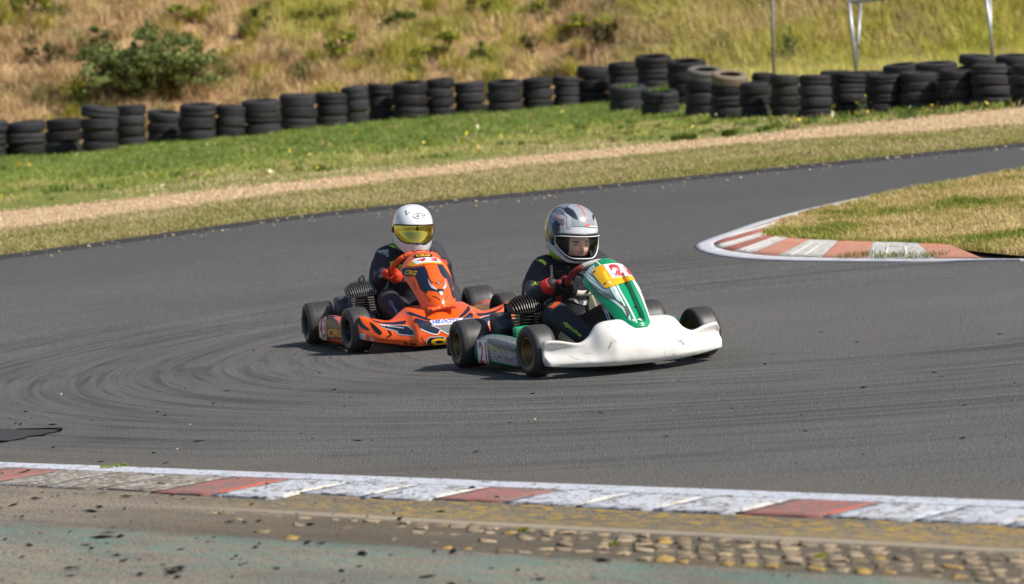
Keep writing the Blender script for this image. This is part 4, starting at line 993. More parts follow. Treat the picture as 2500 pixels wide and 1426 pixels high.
def add_wheel(kart, x, y, r, w, rim_r, rim_m, steer):
    sd = 1 if y > 0 else -1
    e = empty('wheel', kart, (x, y, r), steer)
    h = w/2
    prof = [(-h*0.80, rim_r), (-h*0.97, rim_r*1.12), (-h*1.0, r*0.80), (-h*0.95, r*0.92), (-h*0.80, r*0.978), (-h*0.5, r*0.998), (0, r), (h*0.5, r*0.998), (h*0.80, r*0.978), (h*0.95, r*0.92), (h*1.0, r*0.80), (h*0.97, rim_r*1.12), (h*0.80, rim_r)]
    ty = part('tyre', lathe(prof, 56, 'y'), RUBBER, e)
    o = sd
    rp = [(o*h*0.86, rim_r*1.02), (o*h*0.90, rim_r*0.97), (o*h*0.80, rim_r*0.90), (o*h*0.10, rim_r*0.80), (o*h*0.02, rim_r*0.5), (o*h*0.10, rim_r*0.36), (o*h*0.10, rim_r*0.02), (-o*h*0.3, rim_r*0.02), (-o*h*0.3, rim_r*0.75), (-o*h*0.86, rim_r*0.95), (-o*h*0.86, rim_r*1.02)]
    if sd < 0: rp = rp[::-1]
    part('rim', lathe(rp, 40, 'y'), rim_m, e)
    hub = lathe([(o*h*0.30, 0.001), (o*h*0.30, 0.016), (o*h*0.05, 0.022), (-o*h*1.05, 0.024), (-o*h*1.05, 0.001)], 16, 'y'); part('hub', hub, STEEL, e)
    for k in range(3):
        a = k*2.094+0.4; part('wheel_nut', lathe([(o*h*0.22, 0.0005), (o*h*0.22, 0.006), (o*h*0.08, 0.007)], 6, 'y', (0.029*math.cos(a), 0, 0.029*math.sin(a))), STEEL, e)
    return e
def steering(kart, c, R, mats, t=(0.79, 0, 0.61)):
    t = np.array(t)/np.linalg.norm(t); yv = np.array([0, 1.0, 0]); c = np.array(c)
    ring = lambda a0, a1, n: [tuple(c+R*(math.cos(a)*t+math.sin(a)*yv)) for a in np.linspace(a0, a1, n)]
    sw = empty('steering_wheel', kart)
    part('rim_top', tube(ring(rad(-38), rad(38), 20), 0.0155, 12), mats[1], sw)
    part('grip', tube(ring(rad(38.3), rad(145), 26), 0.0158, 12), mats[0], sw); part('grip', tube(ring(rad(-145), rad(-38.3), 26), 0.0158, 12), mats[0], sw)
    part('rim_bottom', tube(ring(rad(145.3), rad(214.7), 18), 0.0155, 12), mats[1], sw)
    nrm = np.cross(t, yv)
    hubc = c-nrm*0.035 if nrm[2] > 0 else c+nrm*0.035
    for a in (60, -60, 180):
        part('spoke', tube([tuple(hubc), tuple(c+0.95*R*(math.cos(rad(a))*t+math.sin(rad(a))*yv))], 0.008, 8), BLACK_PL, sw)
    part('boss', lathe([(-0.012, 0.001), (-0.012, 0.03), (0.012, 0.03), (0.012, 0.001)], 18, 'z', tuple(hubc)), BLACK_PL, sw)
    part('column', tube([(0.47, 0, 0.075), tuple(hubc)], 0.010, 10), CHROME, kart)
    return sw, c, t, yv
def build_kart(num, pos, heading, label, rim_m, nose_keys, nose_hw, nose_m, fair, fair_m, pod_m, grip_mats, fin_m, seat_m, steer):
    k = empty('racing_kart', None, (pos[0], pos[1], 0.004), heading, label=label, cat='kart')
    parts = {'root': k}
    # chassis
    tb = []
    for s in (-1, 1):
        tb += [tube([(-0.60, s*0.30, 0.075), (-0.38, s*0.31, 0.06), (-0.05, s*0.26, 0.05), (0.22, s*0.20, 0.05), (0.50, s*0.215, 0.055), (0.60, s*0.16, 0.055)], 0.014, 10, 5),
               tube([(0.4575, s*0.21, 0.06), (0.4575, s*0.30, 0.11)], 0.012, 8), tube([(-0.22, s*0.29, 0.055), (-0.22, s*0.44, 0.08), (0.20, s*0.44, 0.08), (0.22, s*0.2, 0.055)], 0.010, 8, 4)]
    tb += [tube([(-0.60, -0.30, 0.075), (-0.62, 0, 0.075), (-0.60, 0.30, 0.075)], 0.014, 10, 5), tube([(0.60, -0.16, 0.055), (0.62, 0, 0.055), (0.60, 0.16, 0.055)], 0.014, 10, 5), tube([(0.20, -0.2, 0.05), (0.20, 0.2, 0.05)], 0.012, 8), tube([(-0.25, -0.29, 0.05), (-0.25, 0.29, 0.05)], 0.012, 8)]
    part('frame', join(*tb), mat('frame_paint', S(30, 110, 84) if num == 21 else S(34, 34, 36), 0.35, coat=0.3), k)
    part('floor_tray', loft([[(x, -hw_, 0.034), (x, hw_, 0.034), (x, hw_, 0.038), (x, -hw_, 0.038)] for x, hw_ in ((-0.1, 0.25), (0.2, 0.2), (0.45, 0.2), (0.63, 0.15))]), ALU, k, smooth=False)
    part('rear_axle', tube([(-WB2, -RT2-0.02, 0.131), (-WB2, RT2+0.02, 0.131)], 0.018, 14), STEEL, k)
    part('brake_disc', lathe([(-0.004, 0.03), (-0.004, 0.085), (0.004, 0.085), (0.004, 0.03)], 30, 'y', (-WB2, 0.16, 0.131), True), STEEL, k)
    part('sprocket', lathe([(-0.003, 0.03), (-0.003, 0.10), (0.003, 0.10), (0.003, 0.03)], 40, 'y', (-WB2, -0.24, 0.131), True), STEEL, k)
    for s in (-1, 1):
        part('stub_axle', tube([(WB2, s*0.30, 0.125), (WB2, s*(FT2-0.03), 0.133)], 0.012, 10), STEEL, k)
        part('tie_rod', tube([(0.40, s*0.05, 0.07), (0.40, s*0.32, 0.11)], 0.006, 8), CHROME, k)
        part('pedal', join(tube([(0.52, s*0.12, 0.05), (0.57, s*0.12, 0.20)], 0.007, 8), box(0.575, s*0.12, 0.20, 0.012, 0.06, 0.05, 0.004)), ALU, k)
    part('fuel_tank', box(0.30, 0, 0.115, 0.20, 0.20, 0.12, 0.02, 3), mat('tank_plastic', S(206, 204, 190), 0.4), k)
    # wheels
    for x, y, r, w, st in ((-WB2, -RT2, 0.131, 0.175, 0), (-WB2, RT2, 0.131, 0.175, 0), (WB2, -FT2, 0.133, 0.125, steer), (WB2, FT2, 0.133, 0.125, steer)):
        add_wheel(k, x, y, r, w, 0.071, rim_m, st)
    # rear bumper
    rows = []
    for y in np.linspace(-0.59, 0.59, 31):
        a = abs(y)/0.59; x = -0.665+0.05*a**3; hh = 0.058+(0.008 if a > 0.72 else -0.008); e = 1 if a < 0.97 else 0.75
        rows.append([(x+0.03*math.copysign(abs(math.cos(t))**0.5, math.cos(t))*e, y, 0.112+hh*math.copysign(abs(math.sin(t))**0.5, math.sin(t))*e) for t in np.linspace(0, 2*math.pi, 20, endpoint=False)])
    part('rear_bumper', loft(rows), BLACK_PL, k)
    # seat
    rows = []
    for (x, z, hw_, dp) in ((0.06, 0.10, 0.15, 0.10), (-0.10, 0.06, 0.165, 0.13), (-0.26, 0.07, 0.17, 0.16), (-0.37, 0.14, 0.17, 0.16), (-0.43, 0.27, 0.165, 0.13), (-0.46, 0.40, 0.15, 0.07), (-0.47, 0.47, 0.11, 0.03)):
        row = []
        for u in np.linspace(-1, 1, 17):
            up = abs(u)**3*dp
            fx = (1 if x < -0.3 else 0.25); row.append((x+up*0.75*min(1, max(0, (-x-0.1)/0.3)), u*hw_*(1+0.12*abs(u)), z+up*(1-0.75*min(1, max(0, (-x-0.1)/0.3)))))
        rows.append(row)
    seat = part('seat', loft(rows, cv=False, caps=False), seat_m, k); sm = seat.modifiers.new('thickness', 'SOLIDIFY'); sm.thickness = 0.008
    ss = seat.modifiers.new('smooth', 'SUBSURF'); ss.levels = 1; ss.render_levels = 2
    # engine on the right-hand side
    en = empty('engine', k); ec = (-0.10, -0.30)
    part('crankcase', join(box(ec[0], ec[1], 0.125, 0.17, 0.14, 0.13, 0.025, 3), lathe([(-0.085, 0.001), (-0.085, 0.06), (0.085, 0.06), (0.085, 0.001)], 24, 'y', (ec[0], ec[1], 0.12))), STEEL, en)
    fins = []
    for q in range(8):
        z = 0.180+q*0.0155; r = 0.080+0.010*math.sin(q/7*math.pi)
        fins.append(lathe([(z-0.0022, 0.02), (z-0.0018, r), (z, r+0.002), (z+0.0018, r), (z+0.0022, 0.02)], 28, 'z', (ec[0], ec[1], 0), False))
    part('cylinder_fins', join(*fins), fin_m, en, kind='stuff')
    hf = []
    for q in range(-7, 8):      # head fins standing upright, fanned outwards
        off = q*0.0118; rr = math.sqrt(max(0.0012, 0.102**2-off**2)); th = 0.0016; row0 = []; row1 = []
        for a in np.linspace(0, math.pi, 13):
            xx = rr*math.cos(a); g = math.sin(a)*rr/0.102; zz = 0.296+0.092*g; yy = off*(1+0.30*g)
            row0.append((ec[0]+xx, ec[1]+yy-th, zz)); row1.append((ec[0]+xx, ec[1]+yy+th, zz))
        n_ = len(row0); V = row0+row1; F = [(i, i+1, n_+i+1, n_+i) for i in range(n_-1)]+[tuple(range(n_)), tuple(reversed(range(n_, 2*n_))), (n_-1, 0, n_, 2*n_-1)]
        hf.append((V, F))
    part('head_fins', join(*hf), fin_m, en, smooth=False, kind='stuff')
    part('head_core', lathe([(0.18, 0.001), (0.18, 0.05), (0.34, 0.03), (0.35, 0.001)], 20, 'z', (ec[0], ec[1], 0)), BLACK_PL, en)
    part('spark_plug', join(tube([(ec[0], ec[1], 0.36), (ec[0]-0.01, ec[1], 0.40)], 0.010, 8), tube([(ec[0]-0.01, ec[1], 0.40), (ec[0]-0.05, ec[1]+0.03, 0.41), (ec[0]-0.12, ec[1]+0.05, 0.33), (ec[0]-0.13, ec[1]+0.05, 0.2)], 0.005, 8, 5)), BLACK_PL, en)
    part('exhaust_pipe', tube([(ec[0]+0.08, ec[1]-0.02, 0.21), (ec[0]+0.13, ec[1]-0.03, 0.20), (ec[0]+0.13, ec[1]-0.08, 0.15), (ec[0]-0.02, ec[1]-0.125, 0.12), (ec[0]-0.2, ec[1]-0.10, 0.13), (ec[0]-0.30, ec[1], 0.14), (ec[0]-0.48, ec[1]+0.05, 0.15)], [0.018, 0.018, 0.02, 0.03, 0.036, 0.03, 0.02], 12, 5), STEEL, en)
    part('carburettor', box(ec[0]-0.13, ec[1]+0.02, 0.20, 0.07, 0.06, 0.07, 0.012), ALU, en)
    if num == 21: part('clutch_cover', join(box(-0.005, -0.365, 0.205, 0.05, 0.10, 0.05, 0.014, 3), box(0.0, -0.365, 0.175, 0.045, 0.09, 0.03, 0.008)), GREEN_SHELL, en)
    part('mount', box(ec[0], ec[1], 0.055, 0.20, 0.12, 0.03, 0.006), ALU, en)
    # intake silencer box with two trumpets
    ab = part('airbox', join(box(-0.285, -0.385, 0.225, 0.13, 0.095, 0.13, 0.02, 3), xform(box(0, 0, 0, 0.085, 0.09, 0.10, 0.012, 2), Matrix.Translation((-0.235, -0.385, 0.205)) @ Matrix.Rotation(rad(40), 4, 'Y'))), DARK_PL, k)
    for s in (-0.025, 0.025): part('intake_trumpet', tube([(-0.27+s, -0.345, 0.28), (-0.27+s, -0.345, 0.335)], 0.014, 12), BLACK_PL, ab)
    part('chain_guard', loft([[(x, y, z) for y in (-0.225, -0.255)] for x, z in ((-0.58, 0.13), (-0.55, 0.20), (-0.4575, 0.235), (-0.30, 0.20), (-0.2, 0.17))], cv=False, caps=False), BLACK_PL, k)
    # bodywork
    nz_ = part('front_bumper', nose(nose_keys, nose_hw), nose_m, k); parts['nose'] = nz_
    rows = surf_rows(*fair); fo = part('number_fairing', loft(rows, cv=False, caps=False), fair_m, k); parts['fair'] = fo
    if sum(p_.normal.x for p_ in fo.data.polygons) < 0: fo.data.flip_normals()
    sm = fo.modifiers.new('thickness', 'SOLIDIFY'); sm.thickness = 0.006; sm.offset = -1
    for s in (-1, 1):
        rows = []
        for x in np.linspace(-0.31, 0.31, 27):
            a = (x+0.31)/0.62; e = min(1, min(a, 1-a)/0.06+0.55); top = 0.175+0.022*math.sin(a*math.pi); yo = 0.545-0.035*a*a
            sec = [(0.44, 0.060), (0.50, 0.036), (yo-0.012, 0.036), (yo+0.002, 0.052), (yo+0.006, 0.09), (yo+0.002, 0.135), (yo-0.010, top-0.022), (yo-0.045, top), (0.44, top-0.015), (0.42, top-0.04), (0.42, 0.08)]
            cy = 0.48; rows.append([(x+0.02*(1-e)*math.copysign(1, x), s*(cy+(y-cy)*e), 0.105+(z-0.105)*(0.6+0.4*e)) for y, z in (sec if s < 0 else sec)])
        po = part('side_pod', loft(rows), pod_m, k); parts['pod%d' % s] = po
    sw = steering(k, (0.15, 0, 0.455), 0.142, grip_mats); parts['steer'] = sw
    return parts
N21 = [(0.0, [(.70, .045), (.850, .040), (.872, .075), (.858, .14), (.80, .215), (.735, .258), (.68, .264), (.655, .235)]),
       (0.34, [(.69, .046), (.838, .042), (.860, .075), (.842, .14), (.79, .212), (.73, .256), (.68, .261), (.655, .23)]),
       (0.44, [(.68, .047), (.822, .044), (.842, .075), (.815, .13), (.778, .195), (.728, .240), (.685, .244), (.66, .215)]),
       (0.53, [(.67, .048), (.808, .046), (.824, .075), (.785, .112), (.752, .152), (.722, .190), (.688, .192), (.66, .17)]),
       (0.64, [(.66, .050), (.782, .048), (.795, .078), (.748, .108), (.722, .138), (.716, .164), (.69, .167), (.66, .15)]),
       (0.84, [(.63, .055), (.732, .055), (.735, .080), (.682, .115), (.672, .148), (.688, .180), (.655, .187), (.63, .165)]),
       (1.0, [(.60, .060), (.695, .062), (.688, .085), (.645, .12), (.640, .15), (.660, .187), (.625, .193), (.60, .175)])]
N43 = [(0.0, [(.66, .030), (.845, .026), (.866, .055), (.862, .12), (.832, .175), (.72, .225), (.56, .252), (.54, .22)]),
       (0.36, [(.65, .030), (.832, .027), (.852, .055), (.846, .12), (.815, .172), (.71, .218), (.56, .243), (.54, .21)]),
       (0.43, [(.64, .034), (.800, .030), (.815, .06), (.803, .115), (.77, .155), (.685, .197), (.56, .222), (.54, .195)]),
       (0.60, [(.62, .045), (.750, .045), (.767, .07), (.756, .11), (.72, .15), (.67, .174), (.60, .180), (.58, .16)]),
       (0.80, [(.60, .060), (.700, .062), (.716, .09), (.705, .13), (.68, .167), (.65, .192), (.60, .197), (.58, .17)]),
       (1.0, [(.56, .080), (.630, .086), (.640, .11), (.634, .15), (.62, .19), (.61, .219), (.57, .222), (.55, .2)])]
def chan21(u, v):
    s = lambda a, b, x: min(1, max(0, (x-a)/(b-a)))
    g = (1-s(0.30, 0.42, abs(u)))*s(0.10, 0.24, v)*(1-s(0.66, 0.74, v)); return 0.036*g*g*(3-2*g)
FAIR21 = ([(.800, .222), (.778, .262), (.70, .335), (.60, .42), (.50, .492), (.41, .542), (.345, .563)], [.075, .088, .102, .122, .14, .145, .115], [.03, .05, .07, .09, .10, .10, .08], 41, 42, chan21)
FAIR43 = ([(.778, .226), (.776, .255), (.742, .305), (.66, .385), (.56, .46), (.46, .515), (.38, .545), (.335, .556)], [.060, .085, .106, .12, .135, .145, .145, .11], [.05, .07, .08, .09, .10, .10, .09, .07], 41, 42, None)
k21 = build_kart(21, (.3845, 17.439), -1.2373, 'kart with scuffed white nose bumper and green fairing numbered 21', BRONZE, N21, 0.488, WHITE_SHELL, FAIR21, GREEN_SHELL, mat('shaded_green_shell', S(18, 104, 72), 0.35, coat=0.3, vary=0.15, vscale=12), (RED_GRIP, GREY_GRIP), FIN_B, SEAT_M, rad(6))  # pod green is darkened: shade of the pod put into its colour
k43 = build_kart(43, (-.6012, 19.913), -1.330, 'kart with orange and black bodywork numbered 43', BLACK_RIM, N43, 0.475, ORANGE_SHELL, FAIR43, ORANGE_SHELL, ORANGE_SHELL, (ORANGE_GRIP, ORANGE_GRIP), FIN, SEAT_D, rad(7))

# ================================================================== DRIVERS
def helmet_fn(w=0.125, df=0.165, db=0.160, top=0.152, bot=0.145):
    def H(th, z, off=0.0):
        if z >= 0: k = max(0.0, 1-(z/top)**2.35)**(1/2.35)
        else: k = 1-0.20*(min(1.0, -z/bot))**2.2
        c, s = math.cos(th), math.sin(th)
        ch = 0.030*min(1, max(0, (-z-0.01)/0.08))*max(0, c)**2
        d = (df+ch if c > 0 else db+0.0)
        e = 2/2.25
        x = k*d*math.copysign(abs(c)**e, c); y = k*w*math.copysign(abs(s)**e, s)
        if off:
            n = Vector((x/d/d, y/w/w, z/top/top*(0.6 if z > 0 else 0.2))).normalized(); return (x+n.x*off, y+n.y*off, z+n.z*off)
        return (x, y, z)
    H.top = top; return H
def helmet(person, name, c, yaw, pitch, roll, H, port, colfn, m, visor_m, trim_m, lab):
    """port = (z low, z high, half angle)"""
    Mx = Matrix.Translation(c) @ Matrix.Rotation(yaw, 4, 'Z') @ Matrix.Rotation(roll, 4, 'X') @ Matrix.Rotation(pitch, 4, 'Y')
    tp = H.top; zs = np.concatenate([np.linspace(-0.145, 0.10, 60), tp*np.sin(np.linspace(math.asin(0.10/tp), math.pi/2, 22))[1:]]); nth = 140
    zl, zh, am = port
    def lo(th): t = min(1, abs(th)/am); return zl+(zh-zl)*0.62*max(0, (t-0.25)/0.75)**2.2
    def hi(th): t = min(1, abs(th)/am); return zh-(zh-zl)*0.06*t**4
    def rim_z(th, z):        # the lower edge rises from the chin to the back of the head
        t_ = min(1, max(0, (abs(th)-0.55)/1.0)); t_ = t_*t_*(3-2*t_); return z if z > -0.04 else -0.04+(z+0.04)*(1-0.46*t_)
    V = []; C = []
    for z in zs:
        for i in range(nth):
            th = -math.pi+2*math.pi*i/nth; V.append(H(th, rim_z(th, z))); C.append(colfn(th, z))
    F = []
    for a in range(len(zs)-1):
        for i in range(nth):
            th = -math.pi+2*math.pi*(i+0.5)/nth; z = (zs[a]+zs[a+1])/2
            if abs(th) < am and lo(th) < z < hi(th): continue
            F.append((a*nth+i, a*nth+(i+1) % nth, (a+1)*nth+(i+1) % nth, (a+1)*nth+i))
    sh = part(name, xform((V, F), Mx), m, person, colors=C, label=lab)
    sd = sh.modifiers.new('thickness', 'SOLIDIFY'); sd.thickness = 0.012; sd.offset = -1
    # lining
    inn = [tuple(np.array(H(-math.pi+2*math.pi*i/40, rim_z(-math.pi+2*math.pi*i/40, z)))*np.array([0.90, 0.90, 1])) for z in np.linspace(-0.14, 0.13, 20) for i in range(40)]
    FF = [f for f in grid_faces(20, 40, False, True) if not all(inn[i][0] > 0.06 and zl-0.01 < inn[i][2] < zh+0.01 for i in f)]
    part('lining', xform((inn, FF), Mx), mat('black_lining', S(22, 22, 24), 0.95), sh)
    edge = [(am*s_, lo(am*s_)) for s_ in np.linspace(-1, 1, 50)]+[(am*s_, hi(am*s_)) for s_ in np.linspace(1, -1, 50)]
    part('port_trim', xform(tube([H(t, z, 0.001) for t, z in edge], 0.0055, 8, closed=True), Mx), trim_m[0], sh)
    if len(trim_m) > 1:
        edge2 = [(t*0.955, (z-(zl+zh)/2)*0.84+(zl+zh)/2) for t, z in edge]; part('visor_seal', xform(tube([H(t, z, 0.006) for t, z in edge2], 0.003, 6, closed=True), Mx), trim_m[1], sh)
    # visor
    rows = []
    for s_ in np.linspace(-1.02, 1.02, 41):
        th = am*s_; rows.append([H(th, lo(th)-0.004+(hi(th)-lo(th)+0.008)*t, 0.0045) for t in np.linspace(0, 1, 13)])
    part('visor', xform(loft(rows, cv=False, caps=False), Mx), visor_m, sh)
    for s in (-1, 1):
        p = Mx @ Vector(H(s*am*1.06, (zl+zh)/2+0.018, 0.006)); n = (Mx.to_3x3() @ Vector((0.25, s, 0))).normalized()
        part('visor_pivot', xform(lathe([(-0.004, 0.001), (-0.004, 0.020), (0.003, 0.017), (0.004, 0.001)], 18, 'z'), Matrix.Translation(p) @ n.to_track_quat('Z', 'Y').to_matrix().to_4x4()), BLACK_PL, sh)
    part('neck_roll', xform(tube([(0.80*H(t, -0.14)[0], 0.80*H(t, -0.14)[1], rim_z(t, -0.142)) for t in np.linspace(-math.pi, math.pi, 40, endpoint=False)], 0.016, 8, closed=True), Mx), mat('black_lining', S(22, 22, 24), 0.95), sh)
    return sh, Mx
def hand(c, t, yv, R, phi, sgn):
    """gloved hand closed round the wheel rim at angle phi from the top"""
    P = c+R*(math.cos(phi)*t+math.sin(phi)*yv); T = -math.sin(phi)*t+math.cos(phi)*yv; Rd = (P-c)/R; Nn = np.cross(t, yv)
    if Nn[0] > 0: Nn = -Nn                                  # towards the driver
    T = T*(-sgn) if (-math.sin(phi)*t+math.cos(phi)*yv)[2]*1 < 0 else T
    up = T if T[2] > 0 else -T
    pts = []
    palm = P+Rd*0.026+Nn*0.020
    pts.append(tube([palm+up*0.036, palm, palm-up*0.036], [0.020, 0.026, 0.022], 12, 0, True))
    pts.append(tube([palm+Rd*0.012+Nn*0.012, palm+Rd*0.045+Nn*0.040-up*0.012], [0.027, 0.024], 12, 0, True))
    for q, (o, L) in enumerate(((0.034, 1.0), (0.012, 1.08), (-0.011, 1.0), (-0.032, 0.85))):
        ring = []
        for a in np.linspace(rad(35), rad(35-235*L), 9):   # from the outside, over the front of the rim and back
            ring.append(P+up*o+(Rd*math.cos(a)-Nn*(-math.sin(a)))*0.027)
        pts.append(tube(ring, np.linspace(0.0115, 0.0092, 9), 10, 0, True))
    th = [palm+up*0.030+Nn*0.008, P+up*0.045+Nn*0.030, P+up*0.050-Rd*0.012+Nn*0.024, P+up*0.052-Rd*0.026+Nn*0.006]
    pts.append(tube(th, [0.014, 0.0125, 0.0115, 0.010], 10, 3, True))
    wrist = palm+Rd*0.050+Nn*0.044-up*0.014
    hv = voxel(join(*pts), 0.0042, 3, 0.4); hv = ([tuple(P+(np.array(v)-P)*1.14) for v in hv[0]], hv[1])
    return hv, P+(wrist-P)*1.14, up, Rd, Nn
LIME = S(150, 190, 40)
def collar(p, yc, hc):
    rows = []; C = []
    for k_, (z, r, dx) in enumerate(((.535, .125, -.20), (.560, .112, -.19), (.580, .108, -.18), (.606, .116, -.175), (.612, .108, -.175), (.590, .096, -.17))):
        row = []
        for a in np.linspace(0, 2*math.pi, 36, endpoint=False):
            row.append((dx+r*math.cos(a), yc+(hc[1]-yc)*0.5+r*0.98*math.sin(a), z-0.022*max(0, math.cos(a))+(0.006*math.sin(a*3)))); C.append(np.array(LIME) if k_ >= 2 else np.array(S(34, 35, 40)))
        rows.append(row)
    o = part('collar', loft(rows, caps=False), vcol_mat('suit_cloth', 0.75, bump=(120, 0.002), spec=0.3), p, colors=C); return o
def build_person(kart, num, label, yc, hc, suit_col, yaw, suit_cols, arms, glove_fn, boot_m, sz=0.0):
    p = empty('person', None, tuple(kart['root'].location), kart['root'].rotation_euler.z, label=label, cat='person')
    sw, c, t, yv = kart['steer']
    hr = hand(c, t, yv, 0.142, -rad(arms['phi']), -1); hl = hand(c, t, yv, 0.142, rad(arms['phil']), 1)
    body = [tube([(-.335, yc, .10), (-.34, yc, .20), (-.31, yc, .32), (-.265, yc, .42), (-.225, yc, .495), (-.195, yc, .545)], [.125, .128, .122, .124, .105, .06], 22, 4, True),
            tube([(-.20, yc, .53), (hc[0]-0.045, hc[1], hc[2]-0.09)], [.058, .055], 14, 0, True),
            tube([(-.215, yc-.140, .512+sz), (-.21, yc, .520+sz), (-.215, yc+.140, .512+sz)], [.070, .078, .070], 16, 3, True)]
    for s, hd in ((-1, hr), (1, hl)):
        sh = np.array([-.215, yc+s*.150, .508+sz]); el = np.array(arms['elbow_r' if s < 0 else 'elbow_l']); wr = hd[1]
        body.append(tube([sh, sh*0.5+el*0.5+np.array([0, s*.012, .004]), el], [.072, .066, .058], 16, 3, True))
        body.append(tube([el, el*0.5+wr*0.5, wr], [.058, .050, .038], 16, 3, True))
        hip = np.array([-.30, yc+s*.085, .125]); kn = np.array(arms['knee_r' if s < 0 else 'knee_l']); an = np.array([.455, s*.125, .105])
        body.append(tube([hip, hip*.5+kn*.5+np.array([0, s*.01, .012]), kn], [.098, .086, .066], 16, 3, True))
        body.append(tube([kn, kn*.55+an*.45+np.array([0, s*.005, .012]), an], [.066, .060, .044], 16, 3, True))
    V, F = voxel(join(*body), 0.0085, 5, 0.5)
    A = np.array(V); C = np.tile(np.array(S(*suit_col)), (len(A), 1))
    for fn in suit_cols: C = fn(A, C)
    # cloth creases as real relief around joints
    cr = (fbm(A[:, 0]*26+A[:, 2]*12, A[:, 1]*22+A[:, 2]*14, 71)-0.5)*0.010
    cen = np.array([-.25, yc, .3]); nrm = A-cen; nrm /= np.linalg.norm(nrm, axis=1)[:, None]; A = A+nrm*cr[:, None]
    suit = part('suit', (A, F), vcol_mat('suit_cloth', 0.75, bump=(120, 0.002), spec=0.3), p, colors=C)
    for hd in (hr, hl):
        G = np.array(hd[0][0]); part('glove', hd[0], vcol_mat('glove_cloth', 0.7, bump=(160, 0.001), spec=0.3), p, colors=glove_fn(G, hd))
        w = hd[1]; el = np.array(arms['elbow_r']) if hd is hr else np.array(arms['elbow_l']); d = (el-w)/np.linalg.norm(el-w)
        part('cuff', tube([w-d*0.012, w+d*0.012, w+d*0.036], [.036, .042, .046], 18, 3, False), arms['cuff'], p)
    for s in (-1, 1):
        bt = voxel(join(tube([(.44, s*.126, .13), (.475, s*.124, .085), (.505, s*.122, .075)], [.046, .045, .036], 14, 3, True), tube([(.505, s*.122, .075), (.535, s*.120, .14), (.555, s*.118, .215)], [.036, .038, .030], 14, 3, True)), 0.006, 4)
        b = part('boot', bt, boot_m[0], p)
        part('sole', loft([[(x+0.026+dx, s*.12+y*w_, z) for dx, y in ((-.006, -1), (.006, -.9), (.006, .9), (-.006, 1))] for x, z, w_ in ((.512, .060, .026), (.528, .10, .030), (.545, .16, .034), (.556, .22, .030), (.560, .24, .016))]), boot_m[1], b)
    collar(p, yc, hc)
    return p, suit
def glove21(G, hd):
    c0 = np.tile(np.array(S(26, 26, 30)), (len(G), 1)); w = hd[1]; d = np.linalg.norm(G-w, axis=1)
    c0[d < 0.052] = S(96, 96, 98); c0[(d > 0.052) & (d < 0.064)] = S(150, 44, 44); up = (G-w) @ hd[2]
    c0[(up > 0.075)] = S(140, 44, 48); return c0
def glove43(G, hd):
    c0 = np.tile(np.array(S(206, 52, 34)), (len(G), 1)); w = hd[1]; d = np.linalg.norm(G-w, axis=1); up = (G-w) @ hd[2]
    c0[(fbm(G[:, 0]*60, G[:, 1]*60+G[:, 2]*50, 5) > 0.58)] = S(240, 104, 66); c0[up < 0.0] = S(34, 34, 38); return c0
BOOT = (mat('boot_black', S(30, 30, 34), 0.6), mat('boot_sole', S(196, 150, 124), 0.7, vary=0.2, vscale=30))
BOOT2 = (mat('boot_black', S(30, 30, 34), 0.6), mat('boot_sole_olive', S(96, 92, 66), 0.7, vary=0.2, vscale=30))
hc21 = (-.105, -.008, .692); hc43 = (-.105, .056, .676)
A21 = dict(phi=121, phil=118, elbow_r=(-.125, -.262, .345), elbow_l=(-.12, .25, .32), knee_r=(.10, -.205, .285), knee_l=(.10, .215, .28), cuff=mat('red_cuff', S(206, 44, 40), 0.7, bump=(90, 0.003)))
A43 = dict(phi=128, phil=112, elbow_r=(-.13, -.185, .325), elbow_l=(-.12, .235, .30), knee_r=(.08, -.175, .27), knee_l=(.08, .21, .27), cuff=mat('black_cuff', S(34, 36, 40), 0.7, bump=(90, 0.003)))
per21, suit21 = build_person(k21, 21, 'person in silver helmet and black suit steering the green and white kart', .010, hc21, (48, 49, 56), 0, [], A21, glove21, BOOT)
per43, suit43 = build_person(k43, 43, 'person in white helmet with gold visor steering the orange kart', .045, hc43, (56, 54, 62), 0, [], A43, glove43, BOOT2)
H21 = helmet_fn(0.132, 0.170, 0.166, 0.152, 0.15); H43 = helmet_fn(0.122, 0.156, 0.152, 0.144, 0.142)
def col21(th, z):
    a = abs(th); base = S(176, 180, 186)
    if z > 0.10 and a > 0.9: base = S(120, 126, 138)
    if z > 0.055 and a < 0.62: base = S(146, 150, 158)
    if a > 0.85 and a < 2.0 and -0.07 < z < 0.085: base = S(78, 84, 98) if z < 0.055 else S(126, 132, 144)
    if a > 1.25 and a < 1.75 and -0.035 < z < 0.03: base = S(34, 38, 52)
    if z > 0.035 and z < 0.052 and a < 1.0: base = S(206, 209, 213)
    if z > 0.0 and z <= 0.035 and a < 0.95: base = S(214, 216, 220)
    if a > 2.2: base = S(60, 66, 80) if z > -0.09 else S(150, 156, 166)
    if z < -0.11: base = S(196, 200, 205)
    if -0.16 < z < -0.06 and 1.5 < a < 2.2: base = S(162, 176, 190)
    return base
def col43(th, z): return S(232, 233, 236)
def clear_visor():
    m = bpy.data.materials.new('clear_visor'); t = NT(m); tr = t.n('ShaderNodeBsdfTransparent'); tr.inputs[0].default_value = (0.95, 0.96, 0.96, 1)
    gl = t.n('ShaderNodeBsdfGlossy'); gl.inputs['Roughness'].default_value = 0.04; fr = t.n('ShaderNodeFresnel'); fr.inputs[0].default_value = 1.45
    mx = t.n('ShaderNodeMixShader'); t.l(fr.outputs[0], mx.inputs[0]); t.l(tr.outputs[0], mx.inputs[1]); t.l(gl.outputs[0], mx.inputs[2]); t.l(mx.outputs[0], t.out.inputs[0]); return m
HELM = vcol_mat('helmet_paint', 0.22, coat=0.6)
GOLD = mat('gold_mirror', S(196, 176, 84), 0.08, 1.0)
